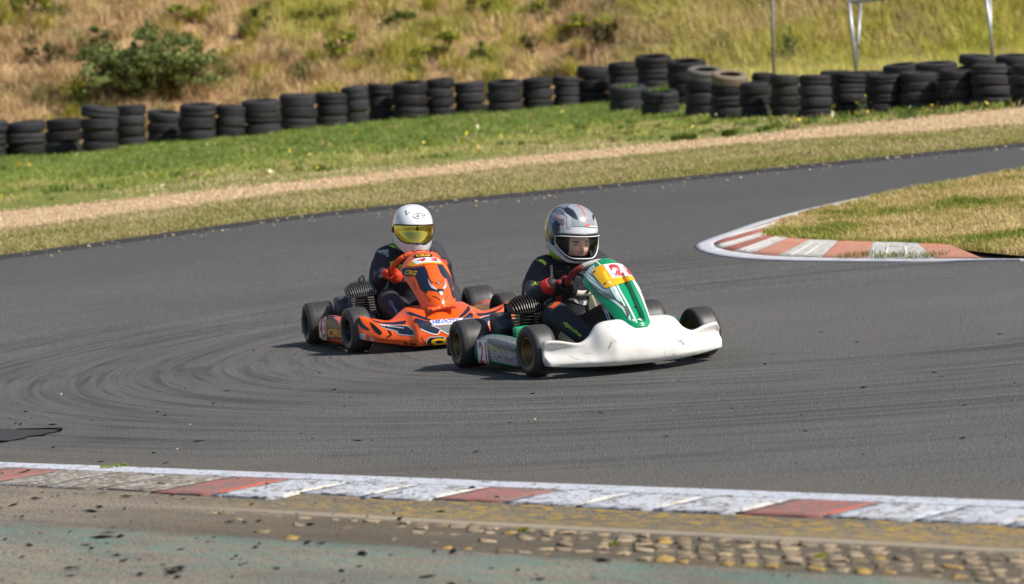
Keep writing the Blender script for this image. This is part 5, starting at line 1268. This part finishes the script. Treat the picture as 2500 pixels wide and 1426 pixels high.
hel21, MX21 = helmet(per21, 'helmet', hc21, rad(4), rad(7), rad(-5), H21, (-0.128, 0.010, 1.22), col21, HELM, clear_visor(), (mat('trim_dark', S(60, 64, 74), 0.4), mat('trim_white', S(222, 224, 228), 0.4)), 'silver and grey helmet with clear visor')
hel43, MX43 = helmet(per43, 'helmet', hc43, rad(-3), rad(3), rad(-5), H43, (-0.080, 0.028, 1.36), col43, HELM, GOLD, (mat('trim_black', S(26, 26, 28), 0.5),), 'white helmet with gold mirrored visor')
# face inside the silver helmet
def head():
    nth, nz2_ = 64, 60; V = []; C = []
    sk = np.array(S(234, 182, 156)); bal = np.array(S(28, 28, 32))
    for zz in np.linspace(-1, 1, nz2_):
        for i in range(nth):
            th = -math.pi+2*math.pi*i/nth; r = math.sqrt(max(0, 1-zz*zz)); z = zz*0.118
            x = r*math.cos(th)*0.096; y = r*math.sin(th)*0.072; d = 0.0
            if math.cos(th) > 0:
                g = lambda cy, cz, sy, sz: math.exp(-((y-cy)/sy)**2-((z-cz)/sz)**2)
                d += 0.022*g(0, -0.030, 0.010, 0.016)+0.012*g(0, -0.010, 0.007, 0.022)-0.010*g(0.032, 0.002, 0.015, 0.011)-0.010*g(-0.032, 0.002, 0.015, 0.011)+0.007*g(0.030, 0.020, 0.024, 0.008)+0.007*g(-0.030, 0.020, 0.024, 0.008)+0.006*g(0, -0.062, 0.018, 0.006)-0.006*g(0, -0.069, 0.020, 0.004)+0.006*g(0, -0.077, 0.016, 0.006)+0.006*g(0.036, -0.030, 0.018, 0.018)+0.006*g(-0.036, -0.030, 0.018, 0.018)
            V.append((x+d, y, z)); c = sk.copy()
            if z < -0.054 or abs(y) > 0.056 or z > 0.055 or math.cos(th) < 0.2: c = bal
            elif 0.014 < z < 0.022 and 0.014 < abs(y) < 0.045: c = np.array(S(92, 66, 50))
            elif abs(z+0.068) < 0.005 and abs(y) < 0.02: c = np.array(S(186, 110, 100))
            C.append(c)
    return V, grid_faces(nz2_, nth, False, True), C
V, F, C = head(); FM = MX21 @ Matrix.Translation((0.052, 0, -0.052))
hd_o = part('head', xform((V, F), FM), vcol_mat('skin', 0.55), per21, colors=C)
for s in (-1, 1):
    part('eye', xform(lathe([(-0.008, 0.0005), (-0.006, 0.0062), (0, 0.009), (0.006, 0.0062), (0.0085, 0.0005)], 16, 'x'), FM @ Matrix.Translation((0.079, s*0.031, 0.003))), mat('eye_white', S(176, 168, 160), 0.2), hd_o)
    part('iris', xform(lathe([(0.0070, 0.0050), (0.0092, 0.0005)], 14, 'x'), FM @ Matrix.Translation((0.080, s*0.031, 0.003))), mat('iris', S(60, 46, 38), 0.2), hd_o)
# ================================================================== PRINT ON BODYWORK, HELMETS AND CLOTHING
def Z(x0, y0, k): return lambda *p: (x0+p[0]/k, y0+p[1]/k)
ZC, ZD, ZE, ZF, ZG, ZH, ZI, ZJ, ZK = Z(1270, 480, 5.943), Z(1070, 680, 5.705), Z(1400, 600, 4.455), Z(890, 480, 5.942), Z(730, 660, 6.4815), Z(900, 700, 7.143), Z(900, 590, 8.386), Z(1280, 600, 8.914), Z(1320, 700, 9.506)
def zp(z, *pts): return [z(*p) for p in pts]
def zv(k, x, y): return (x/k, y/k)
def circle(z, cx, cy, rx, ry=None, n=14): return [z(cx+rx*math.cos(a), cy+(ry or rx)*math.sin(a)) for a in np.linspace(0, 2*math.pi, n, endpoint=False)]
def thick(z, pts, n=6): return [z(*q) for q in catmull(np.array(pts, float), n)]
I = INK
# ---- kart 21: fairing
d = Decals(k21['root'], k21['fair'])
d.poly('side_graphic', zp(ZE, (100, 292), (228, 205), (240, 300), (352, 470), (436, 398), (500, 520), (560, 640), (612, 755), (628, 822), (600, 800), (530, 690), (430, 606), (290, 520), (205, 430)), I['pale'], 0.0012, L=5)
d.poly('side_graphic', zp(ZE, (640, 345), (700, 430), (770, 560), (850, 690), (868, 760), (852, 790), (825, 720), (760, 590), (690, 450)), I['pale'], 0.0012, L=5)
rr_ = random.Random(3)
for q in range(15):
    f = q/14; a = (108+f*150-60*abs(f-0.5), 300+f*215); b = (470+60*f, 600-10*f+40*f); e = (575+45*(1-f)+20, 690+100*f)
    if q < 5: a = (110+q*30, 292-q*20)
    w_ = rr_.uniform(3.5, 8)/4.455
    d.line('pinstripe', thick(ZE, [a, ((a[0]+b[0])/2+rr_.uniform(-6, 6), (a[1]+b[1])/2+rr_.uniform(-14, 4)), b, e]), w_, I[('teal', 'dgreen', 'maroon', 'teal')[q % 4]], 0.0020)
d.line('stripe', thick(ZE, [(452, 388), (520, 515), (600, 660), (690, 842)]), 17/4.455, I['white'], 0.0022)
d.line('stripe', thick(ZE, [(640, 372), (725, 530), (790, 690), (836, 818)]), 14/4.455, I['white'], 0.0022)
d.line('stripe', thick(ZE, [(240, 165), (270, 190), (305, 220)]), 14/4.455, I['white'], 0.0022)
plate = d.poly('number_plate', zp(ZE, (205, 292), (235, 250), (300, 215), (430, 197), (520, 205), (562, 242), (610, 300), (662, 372), (620, 350), (560, 344), (500, 348), (440, 378), (400, 430), (372, 464), (345, 462), (290, 402)), I['yellow'], 0.005, L=5)
d.poly('number_panel', zp(ZE, (322, 214), (430, 201), (520, 209), (556, 242), (600, 300), (636, 338), (560, 334), (470, 346), (432, 362)), I['white'], 0.0058, L=5)
d.text('number', '2', ZE(452, 342), ZE(562, 326), zv(4.455, -82, -122), I['red'], 0.0066, bold=0.06)
d.text('number', '1', ZE(598, 322), ZE(632, 328), zv(4.455, -58, -78), I['red'], 0.0066, bold=0.06)
for x, y in ((236, 288), (352, 416), (545, 238)): d.poly('screw', circle(ZE, x, y, 11), CHROME, 0.0075, L=4)
d.poly('screw', circle(ZE, 668, 668, 13), CHROME, 0.002, L=4)
d.poly('sticker', circle(ZE, 437, 305, 20, 9), I['sky'], 0.0068, L=4)
# steering wheel badge
d = Decals(k21['root'], [o for o in k21['steer'][0].children if o.name.startswith('rim_top')])
d.line('badge', thick(ZE, [(180, 158), (235, 135), (300, 126), (370, 132), (430, 160)]), 34/4.455, I['white'], 0.0012)
for q, ch in enumerate('TONY/KART'):
    x = 200+q*25; y = 160-30*(1-((x-305)/115)**2)
    d.text('lettering', ch, ZE(x, y+9), ZE(x+17, y+9), zv(4.455, 0, -22), I['maroon'], 0.002, bold=0.02, L=2)
# ---- kart 21: side pod
d = Decals(k21['root'], k21['pod-1'])
d.poly('top_graphic', zp(ZD, (532, 812), (556, 786), (860, 790), (1000, 812), (1126, 850), (1135, 900), (1135, 1016), (1000, 990), (850, 950), (690, 905), (682, 860), (540, 850)), mat('print_shaded', S(148, 156, 154), 0.5), 0.0012, L=4)  # pale pod print greyed, the shade on this side painted in
for q in range(22):
    x = 560+q*27; y = 788+max(0, q-11)*6.5
    d.line('pinstripe', thick(ZD, [(x, y), (x+18, y+30), (x+8, y+62)]), 6/5.705, I[('green', 'red', 'dgreen')[q % 3]], 0.0018)
for q in range(13):
    x = 700+q*30; y = 862+q*8
    d.line('pinstripe', thick(ZD, [(x, y), (x+50, y+50), (x+110, y+95+8*(q % 3))]), 9/5.705, I[('black', 'dgreen', 'maroon', 'grey')[q % 4]], 0.0018)
d.poly('number_panel', zp(ZD, (540, 858), (680, 850), (692, 1000), (712, 1226), (572, 1212), (556, 1050)), I['white'], 0.002, L=5)
d.text('number', '21', ZD(586, 1200), ZD(694, 1198), zv(5.705, -26, -318), I['red'], 0.003, bold=0.02)
d.poly('lettering_panel', zp(ZD, (738, 985), (1112, 1072), (1120, 1222), (746, 1142)), I['lgrey'], 0.002, L=5)
d.poly('lettering_panel', zp(ZD, (748, 998), (1104, 1082), (1110, 1206), (756, 1128)), I['maroon'], 0.0026, L=5)
d.poly('lettering_panel', zp(ZD, (756, 1012), (1096, 1094), (1100, 1192), (764, 1118)), I['lgrey'], 0.0032, L=5)
d.text('lettering', 'TONY//KART', ZD(768, 1108), ZD(1094, 1182), zv(5.705, -4, -80), I['maroon'], 0.0040, bold=0.02, L=3)
for pts in ([(720, 1190), (900, 1235), (1110, 1270)], [(700, 1215), (850, 1250), (980, 1270)]): d.line('scuff', thick(ZD, pts), 8/5.705, I['maroon'], 0.002)
d.line('scuff', thick(ZD, [(700, 890), (800, 930), (960, 960), (1090, 1000)]), 10/5.705, I['black'], 0.0024)
# ---- kart 21: scuffs on the white bumper
def scuff_mat(name, col, lo, hi):
    m = bpy.data.materials.new(name); t = NT(m); t.b.inputs['Base Color'].default_value = (*col, 1); t.b.inputs['Roughness'].default_value = 0.6
    f = t.ramp(t.noise(75, 5, 0.75, t.obj()), [(lo, (0, 0, 0)), (hi, (1, 1, 1))]); tr = t.n('ShaderNodeBsdfTransparent'); mx = t.n('ShaderNodeMixShader')
    t.l(f, mx.inputs[0]); t.l(tr.outputs[0], mx.inputs[1]); t.l(t.b.outputs[0], mx.inputs[2]); t.l(mx.outputs[0], t.out.inputs[0]); return m
SCUFF = scuff_mat('rubber_scuff', S(120, 116, 112), 0.42, 0.62); SCUFF_D = scuff_mat('rubber_scuff_dark', S(60, 58, 58), 0.40, 0.60); SCUFF_L = scuff_mat('rubber_scuff_light', S(168, 164, 158), 0.45, 0.7)
d = Decals(k21['root'], k21['nose'])
for pts, w_, m_ in (([(374, 1136), (398, 1080), (420, 1016)], 9, SCUFF_D), ([(388, 1120), (415, 1070), (436, 1026)], 6, SCUFF), ([(430, 1012), (446, 1030), (462, 1056)], 5, SCUFF_D), ([(400, 1100), (424, 1060), (446, 1014)], 4, SCUFF_D),
    ([(1110, 1020), (1150, 1028), (1186, 1050), (1206, 1074)], 16, SCUFF), ([(1130, 1040), (1165, 1050), (1200, 1082)], 8, SCUFF_D), ([(1150, 1022), (1172, 1036), (1190, 1062)], 5, SCUFF_D),
    ([(1010, 1090), (1040, 1046), (1090, 1024), (1130, 1022)], 8, SCUFF_L), ([(990, 1150), (996, 1200), (1030, 1236), (1090, 1244), (1160, 1226), (1180, 1190)], 6, SCUFF_L), ([(1075, 1185), (1090, 1178), (1110, 1186)], 9, SCUFF), ([(1150, 1210), (1168, 1204), (1184, 1190)], 7, SCUFF), ([(1030, 1170), (1060, 1140), (1120, 1120)], 5, SCUFF_L), ([(870, 1240), (920, 1236)], 5, SCUFF_L), ([(30, 1140), (120, 1165), (240, 1180)], 7, SCUFF_L), ([(560, 1210), (640, 1225), (760, 1220)], 6, SCUFF_L), ([(340, 900), (380, 880), (440, 900)], 14, SCUFF_L), ([(1300, 1100), (1380, 1080), (1450, 1040)], 8, SCUFF_L), ([(1230, 1180), (1300, 1170), (1350, 1150)], 6, SCUFF), ([(-40, 1200), (20, 1230), (100, 1240)], 6, SCUFF), ([(1530, 1000), (1560, 960), (1580, 900)], 7, SCUFF_L)):
    d.line('scuff', thick(ZE, pts, 5), w_/4.455*0.8, m_, 0.0010)
# ---- silver helmet
d = Decals(per21, hel21)
d.poly('vent', zp(ZC, (640, 168), (690, 158), (770, 205), (815, 265), (842, 335), (800, 322), (745, 285), (690, 250), (655, 215)), mat('vent_dark', S(40, 42, 54), 0.35), 0.003, L=5)
d.poly('vent', zp(ZC, (1036, 228), (1060, 250), (1074, 300), (1068, 352), (1048, 310)), mat('vent_dark', S(40, 42, 54), 0.35), 0.003, L=5)
d.poly('top_panel', zp(ZC, (700, 150), (815, 106), (900, 130), (990, 190), (1030, 235), (1050, 340), (960, 352), (850, 345), (825, 280), (775, 200)), mat('helmet_grey', S(150, 154, 162), 0.22, coat=0.6), 0.0012, L=5)
d.line('stripe', thick(ZC, [(822, 108), (890, 178), (938, 260), (962, 348)]), 9/5.943, I['orange'], 0.003)
for pts in ([(612, 312), (622, 380), (620, 460)], [(556, 262), (548, 310), (546, 345)], [(512, 245), (504, 290), (508, 330)]): d.line('stripe', thick(ZC, pts), 9/5.943, I['orange'], 0.002)
for pts in ([(490, 198), (560, 200), (630, 250), (690, 312)], [(500, 165), (590, 160), (640, 190)], [(440, 300), (470, 220), (520, 170)], [(745, 432), (900, 436), (1000, 446), (1128, 452)]): d.line('stripe', thick(ZC, pts), 6/5.943, I['navy'], 0.002)
d.poly('side_panel', zp(ZC, (470, 390), (520, 345), (575, 400), (560, 480), (520, 560), (480, 520), (462, 450)), I['navy'], 0.0016, L=5)
d.poly('brow_panel', zp(ZC, (680, 305), (740, 300), (745, 465), (680, 465)), I['lgrey'], 0.0014, L=5)
d.text('logo', 'A1', ZC(930, 430), ZC(1004, 432), zv(5.943, 8, -42), I['orange'], 0.003, bold=0.05, shear=0.2, L=3)
for q in range(9):
    x = 415+q*19; y = 575+q*21; d.line('lettering', [ZC(x, y), ZC(x+10, y+11)], 13/5.943, I['navy'], 0.002)
d.line('stripe', thick(ZC, [(395, 600), (470, 720), (560, 830), (640, 900)]), 7/5.943, I['white'], 0.0018)
d.line('stripe', thick(ZC, [(385, 540), (400, 440), (430, 340), (480, 240)]), 8/5.943, I['sky'], 0.0016)
# ---- suit of the first driver
d = Decals(per21, suit21)
d.text('lettering', 'BENGO', ZJ(624, 692), ZJ(614, 425), zv(8.914, -58, 0), I['white'], 0.002, bold=0.04, L=3)
d.poly('shoulder_patch', zp(ZJ, (300, 312), (350, 298), (420, 312), (490, 380), (440, 442), (412, 392), (350, 352)), I['lime'], 0.002, L=4)
for pts in ([(690, 255), (770, 275), (880, 345), (1005, 425), (985, 470), (900, 462), (800, 400), (715, 320)], [(350, 130), (420, 105), (520, 118), (612, 190), (600, 232), (520, 215), (420, 185), (370, 165)]): d.poly('collar_flap', zp(ZJ, *pts), I['lime'], 0.003, L=4)
d.line('piping', thick(ZJ, [(195, 296), (240, 292), (300, 330), (350, 360)]), 10/8.914, I['lime'], 0.0022)
d.text('lettering', '3SJ', ZJ(150, 885), ZJ(400, 850), zv(8.914, 10, -82), I['lime'], 0.002, bold=-0.01, shear=0.35, L=3)
for nm, b_, m_, o_ in (('lettering', 0.13, 'lime', 0.002), ('lettering', -0.004, 'black', 0.0034)):
    d.text(nm, 'alpinestars', ZK(500, 868), ZK(930, 1200), zv(9.506, 60, -82), I[m_], o_, bold=b_, L=3)
d.text('lettering', 'BENGIO', ZJ(1080, 1072), ZJ(1392, 1096), zv(8.914, 6, -58), I['white'], 0.002, bold=0.03, shear=0.15, L=3)
d.poly('vest_band', zp(ZJ, (985, 1120), (1080, 1138), (1200, 1180), (1300, 1190), (1440, 1140), (1520, 1080), (1548, 1130), (1500, 1235), (1390, 1280), (1290, 1292), (1170, 1258), (1060, 1190), (960, 1180)), I['grey'], 0.002, L=4)
for pts in ([(1070, 1145), (1130, 1165), (1180, 1260), (1090, 1210)], [(1290, 1200), (1380, 1185), (1360, 1285), (1270, 1290)], [(1440, 1150), (1515, 1100), (1500, 1210), (1420, 1262)]): d.poly('vest_patch', zp(ZJ, *pts), I['white'], 0.003, L=4)
for q in range(4):
    o_ = q*34; d.line('lace', thick(ZJ, [(682+o_, 1080), (700+o_, 1160), (660+o_, 1250), (590+o_*0.9, 1320), (520+o_, 1345+o_*0.2)]), 13/8.914, I['orange'], 0.0025)
d.text('lettering', 'BENGIO', ZJ(425, 1275), ZJ(625, 1175), zv(8.914, -26, -54), I['lgrey'], 0.002, bold=0.0, L=3)
for pts in ([(690, 545), (770, 560), (870, 550)], [(680, 612), (800, 615), (930, 605)], [(1000, 680), (1100, 672), (1220, 675)], [(1100, 980), (1200, 920), (1320, 870)], [(1090, 930), (1180, 890), (1290, 840)]): d.line('seam', thick(ZJ, pts), 5/8.914, I['grey'], 0.002)
# ---- kart 43: fairing
d = Decals(k43['root'], k43['fair'])
d.poly('graphic', zp(ZI, (640, 560), (720, 545), (900, 545), (1142, 492), (1200, 600), (1255, 770), (1275, 830), (1330, 930), (1400, 990), (1420, 1030), (1290, 960), (1225, 860), (1160, 790), (1215, 1000), (1190, 1060), (1090, 1000), (1000, 850), (945, 700), (740, 700), (660, 640)), I['navy'], 0.0014, L=5)
d.poly('graphic', zp(ZI, (1400, 476), (1505, 472), (1570, 560), (1640, 660), (1700, 760), (1765, 905), (1775, 1090), (1782, 1190), (1740, 1010), (1700, 1110), (1672, 980), (1600, 760), (1545, 745), (1470, 640)), I['navy'], 0.0014, L=5)
d.poly('graphic', zp(ZI, (940, 710), (985, 790), (1048, 960), (1005, 930), (955, 830)), I['orange'], 0.0024, L=5)
d.poly('graphic', zp(ZI, (1645, 655), (1700, 740), (1765, 900), (1730, 850), (1680, 760)), I['orange'], 0.0024, L=5)
for pts in ([(1218, 750), (1262, 860), (1375, 950), (1408, 1002), (1290, 950), (1235, 850)], [(1548, 740), (1602, 915), (1532, 992), (1522, 945), (1566, 880)]): d.poly('graphic', zp(ZI, *pts), I['lgrey'], 0.0026, L=5)
d.line('graphic', thick(ZI, [(1250, 770), (1310, 835), (1385, 850), (1430, 830), (1500, 835), (1530, 790)]), 9/8.386, I['black'], 0.003)
d.poly('badge', circle(ZI, 1428, 856, 36, 24), I['black'], 0.003, L=4); d.poly('badge', circle(ZI, 1428, 856, 22, 14), I['lgrey'], 0.0036, L=4)
d.poly('graphic', zp(ZI, (1385, 985), (1420, 962), (1525, 970), (1545, 1000), (1520, 1060), (1490, 1112), (1440, 1070)), I['black'], 0.0026, L=5)
d.poly('flag', zp(ZI, (1415, 1028), (1450, 1030), (1452, 1075)), I['green'], 0.0034, L=4); d.poly('flag', zp(ZI, (1450, 1030), (1508, 1030), (1512, 1090), (1490, 1106), (1455, 1078)), I['white'], 0.0034, L=4); d.poly('flag', zp(ZI, (1508, 1030), (1538, 1028), (1514, 1086)), I['red'], 0.0034, L=4)
for pts in ([(1150, 1045), (1200, 1140), (1280, 1215)], [(1320, 1120), (1400, 1150), (1470, 1205)], [(1630, 1090), (1590, 1150), (1555, 1200)], [(1735, 1030), (1728, 1120), (1720, 1190)]): d.line('graphic', thick(ZI, pts), [14/8.386]*1, I['black'], 0.0024)
d.poly('number_plate', zp(ZI, (780, 500), (830, 435), (920, 385), (1000, 352), (1200, 335), (1380, 352), (1470, 410), (1530, 480), (1400, 462), (1250, 458), (1120, 470), (985, 506), (900, 520)), I['yorange'], 0.004, L=4)
d.poly('number_panel', zp(ZI, (880, 402), (985, 350), (1200, 334), (1340, 338), (1425, 368), (1480, 440), (1330, 426), (1180, 432), (1080, 450), (995, 476)), I['white'], 0.0048, L=4)
d.text('number', '4', ZI(985, 424), ZI(1165, 412), zv(8.386, 25, -64), I['red'], 0.0058, bold=0.05, L=3)
d.text('number', '3', ZI(1262, 408), ZI(1420, 420), zv(8.386, -24, -66), I['red'], 0.0058, bold=0.05, L=3)
d.poly('badge', zp(ZI, (915, 305), (985, 262), (1255, 258), (1310, 285), (1270, 328), (960, 334)), I['black'], 0.004, L=4)
d.text('lettering', 'CRG', ZI(970, 320), ZI(1250, 312), zv(8.386, 10, -42), I['yellow'], 0.005, bold=0.05, L=3)
d.text('lettering', 'CRG', ZI(738, 672), ZI(975, 698), zv(8.386, 26, -92), I['gold'], 0.0028, bold=0.03, shear=0.2, L=3)
d = Decals(k43['root'], [o for o in k43['steer'][0].children if o.name.startswith('rim_top')])
d.text('lettering', 'CRG', ZI(865, 215), ZI(1300, 212), zv(8.386, 0, -38), I['black'], 0.0018, bold=0.05, L=2)
# ---- kart 43: nose
d = Decals(k43['root'], k43['nose'])
def both(kind, name, z, pts, *a, **kw): return getattr(d, kind)(name, zp(z, *pts) if kind == 'poly' else thick(z, pts), *a, **kw)
both('poly', 'graphic', ZH, [(660, 445), (735, 442), (860, 490), (1100, 575), (1062, 606), (880, 545), (700, 480)], I['navy'], 0.0014, mirror=True, L=5)
both('poly', 'graphic', ZH, [(820, 545), (1060, 615), (1150, 690), (1245, 755), (1205, 822), (1040, 796), (900, 735), (840, 640), (790, 585)], I['navy'], 0.0014, mirror=True, L=5)
both('poly', 'graphic', ZH, [(1100, 665), (1220, 690), (1530, 650), (1500, 720), (1440, 780), (1385, 812), (1320, 780), (1255, 742)], I['grey'], 0.0018, L=5)
both('line', 'graphic', ZH, [(905, 738), (1045, 800), (1195, 832), (1250, 765), (1320, 790), (1385, 822), (1450, 775), (1510, 690)], 16/7.143, I['white'], 0.0026)
both('line', 'graphic', ZH, [(1095, 680), (1170, 705), (1250, 740)], 9/7.143, I['white'], 0.0026, mirror=True)
both('poly', 'sponsor_panel', ZH, [(1062, 596), (1645, 548), (1600, 606), (1570, 648), (1128, 680)], I['white'], 0.003, L=5)
d.text('lettering', 'VELOCITY', ZH(1110, 652), ZH(1590, 614), zv(7.143, 2, -58), I['blue'], 0.004, bold=0.05, shear=0.3, L=3)
both('poly', 'badge', ZH, [(1000, 940), (1055, 876), (1300, 860), (1345, 888), (1720, 870), (1720, 1046), (1055, 1048), (1010, 1010)], I['lgrey'], 0.002, L=6)
both('poly', 'badge', ZH, [(1018, 945), (1065, 890), (1295, 876), (1340, 904), (1710, 888), (1710, 1032), (1065, 1034), (1026, 1005)], I['black'], 0.0028, L=6)
d.text('lettering', 'CRG', ZH(1085, 1020), ZH(1690, 1006), zv(7.143, 4, -118), I['yellow'], 0.0038, bold=0.08, L=4)
both('line', 'graphic', ZH, [(920, 880), (960, 950), (1010, 1010)], 12/7.143, I['black'], 0.0018, mirror=True)
# wings
both('poly', 'graphic', ZH, [(20, 560), (110, 590), (230, 620), (420, 625), (560, 605), (640, 590), (660, 605), (640, 650), (420, 665), (260, 650), (120, 620)], I['navy'], 0.0014, mirror=True, L=5)
both('poly', 'graphic', ZH, [(180, 655), (330, 668), (560, 672), (690, 682), (812, 785), (780, 862), (515, 838), (496, 790), (420, 768), (280, 730), (200, 690)], I['lgrey'], 0.0018, mirror=True, L=5)
both('poly', 'graphic', ZH, [(190, 662), (330, 678), (560, 682), (682, 694), (796, 788), (768, 845), (530, 824), (512, 778), (430, 755), (290, 722), (210, 688)], I['navy'], 0.0026, mirror=True, L=5)
d.text('lettering', 'kartcrg.com', ZH(210, 690), ZH(610, 742), zv(7.143, 6, -30), I['white'], 0.0036, bold=0.02, shear=0.2, L=3)
both('poly', 'graphic', ZH, [(15, 615), (70, 640), (150, 710), (235, 790), (232, 828), (190, 842), (120, 790), (60, 715)], I['black'], 0.0016, mirror=True, L=5)
both('line', 'graphic', ZH, [(335, 762), (382, 835), (318, 890)], 26/7.143, I['black'], 0.0016, mirror=True)
both('line', 'graphic', ZH, [(378, 775), (402, 838), (375, 885)], 8/7.143, I['black'], 0.0016, mirror=True)
both('line', 'graphic', ZH, [(140, 925), (400, 935), (640, 950), (860, 948)], 7/7.143, I['black'], 0.0016, mirror=True)
both('poly', 'graphic', ZH, [(600, 962), (645, 962), (745, 1060), (690, 1060)], I['black'], 0.0016, mirror=True, L=5)
both('poly', 'graphic', ZH, [(690, 985), (815, 985), (900, 1060), (760, 1060)], I['black'], 0.0016, mirror=True, L=5)
both('line', 'graphic', ZH, [(425, 990), (445, 1010), (470, 1040)], 7/7.143, I['black'], 0.0016, mirror=True)
both('poly', 'graphic', ZG, [(960, 745), (920, 800), (950, 870), (1030, 930), (1110, 950), (1125, 935), (1060, 890), (990, 810)], I['navy'], 0.0016, mirror=True, L=5)
both('poly', 'graphic', ZG, [(985, 985), (1062, 1015), (1062, 1110), (940, 1065)], I['lgrey'], 0.0016, mirror=True, L=5)
both('poly', 'graphic', ZG, [(1125, 1040), (1180, 1075), (1250, 1148), (1140, 1118)], I['lgrey'], 0.0016, mirror=True, L=5)
# ---- kart 43: pod
d = Decals(k43['root'], k43['pod-1'])
d.poly('graphic', zp(ZG, (370, 655), (560, 665), (640, 690), (690, 720), (560, 740), (440, 700)), I['navy'], 0.0014, L=4)
d.poly('graphic', zp(ZG, (436, 696), (500, 715), (590, 790), (650, 900), (700, 960), (700, 1090), (540, 1080), (445, 1110)), I['black'], 0.0014, L=4)
d.poly('number_panel', zp(ZG, (308, 690), (330, 668), (430, 692), (438, 900), (446, 1112), (325, 1096), (318, 900)), I['yorange'], 0.002, L=4)
d.poly('number_panel', zp(ZG, (322, 708), (420, 712), (426, 900), (432, 1098), (338, 1084), (330, 900)), I['white'], 0.0028, L=4)
d.text('number', '43', ZG(344, 1070), ZG(428, 1080), zv(6.4815, -8, -335), I['red'], 0.0036, bold=0.02, L=4)
d.text('lettering', 'CRG', ZG(456, 1056), ZG(720, 1066), zv(6.4815, 2, -136), I['yorange'], 0.003, bold=0.06, L=4)
# ---- white helmet
d = Decals(per43, hel43)
ring = circle(ZF, 792, 283, 92, 37, 30); d.line('logo_ring', ring+ring[:2], 6/5.942, I['black'], 0.0022)
d.text('logo', 'Arai', ZF(732, 302), ZF(862, 304), zv(5.942, 14, -52), I['black'], 0.0024, bold=0.02, shear=0.25, L=3)
for pts, w_ in (([(600, 200), (606, 235), (622, 268)], 18), ([(632, 236), (645, 234), (658, 242)], 6), ([(912, 240), (918, 250), (922, 262)], 9), ([(706, 684), (745, 690), (786, 692)], 12), ([(838, 694), (870, 692), (904, 687)], 12)): d.line('vent', thick(ZF, pts), w_/5.942, I['grey' if w_ == 18 else 'black'], 0.002)
# ---- suit of the second driver
d = Decals(per43, suit43)
for pts in ([(430, 425), (480, 398), (540, 388), (500, 460), (468, 535), (445, 500)], [(640, 450), (698, 458), (650, 540), (615, 630), (602, 728), (545, 712), (560, 620), (590, 530)]): d.poly('reflective_band', zp(ZI, *pts), I['lime'], 0.002, L=4)
for pts in ([(400, 80), (480, 75), (580, 115), (560, 140), (480, 120)], [(590, 190), (650, 170), (760, 260), (700, 270), (620, 240)]): d.poly('collar_flap', zp(ZI, *pts), I['lime'], 0.003, L=4)
d.poly('shoulder_patch', zp(ZI, (168, 200), (260, 176), (400, 160), (412, 300), (375, 318), (300, 250), (220, 225)), I['lgrey'], 0.002, L=4)
for pts in ([(250, 190), (310, 240), (370, 300)], [(330, 180), (380, 240), (400, 300)]): d.line('shoulder_patch', thick(ZI, pts), 14/8.386, I['navy'], 0.0028)
d.text('lettering', 'ASR', ZI(175, 790), ZI(290, 710), zv(8.386, -30, -50), I['white'], 0.002, bold=-0.005, shear=0.3, L=3)
ZB = Z(660, 470, 3.3169)
for b_, m_, o_ in ((0.09, 'blue', 0.002), (0.03, 'white', 0.0028), (0.0, 'navy', 0.0036)): d.text('lettering', 'alpinestars', ZB(950, 884), ZB(1028, 1008), zv(3.3169, 30, -20), I[m_], o_, bold=b_, L=2)
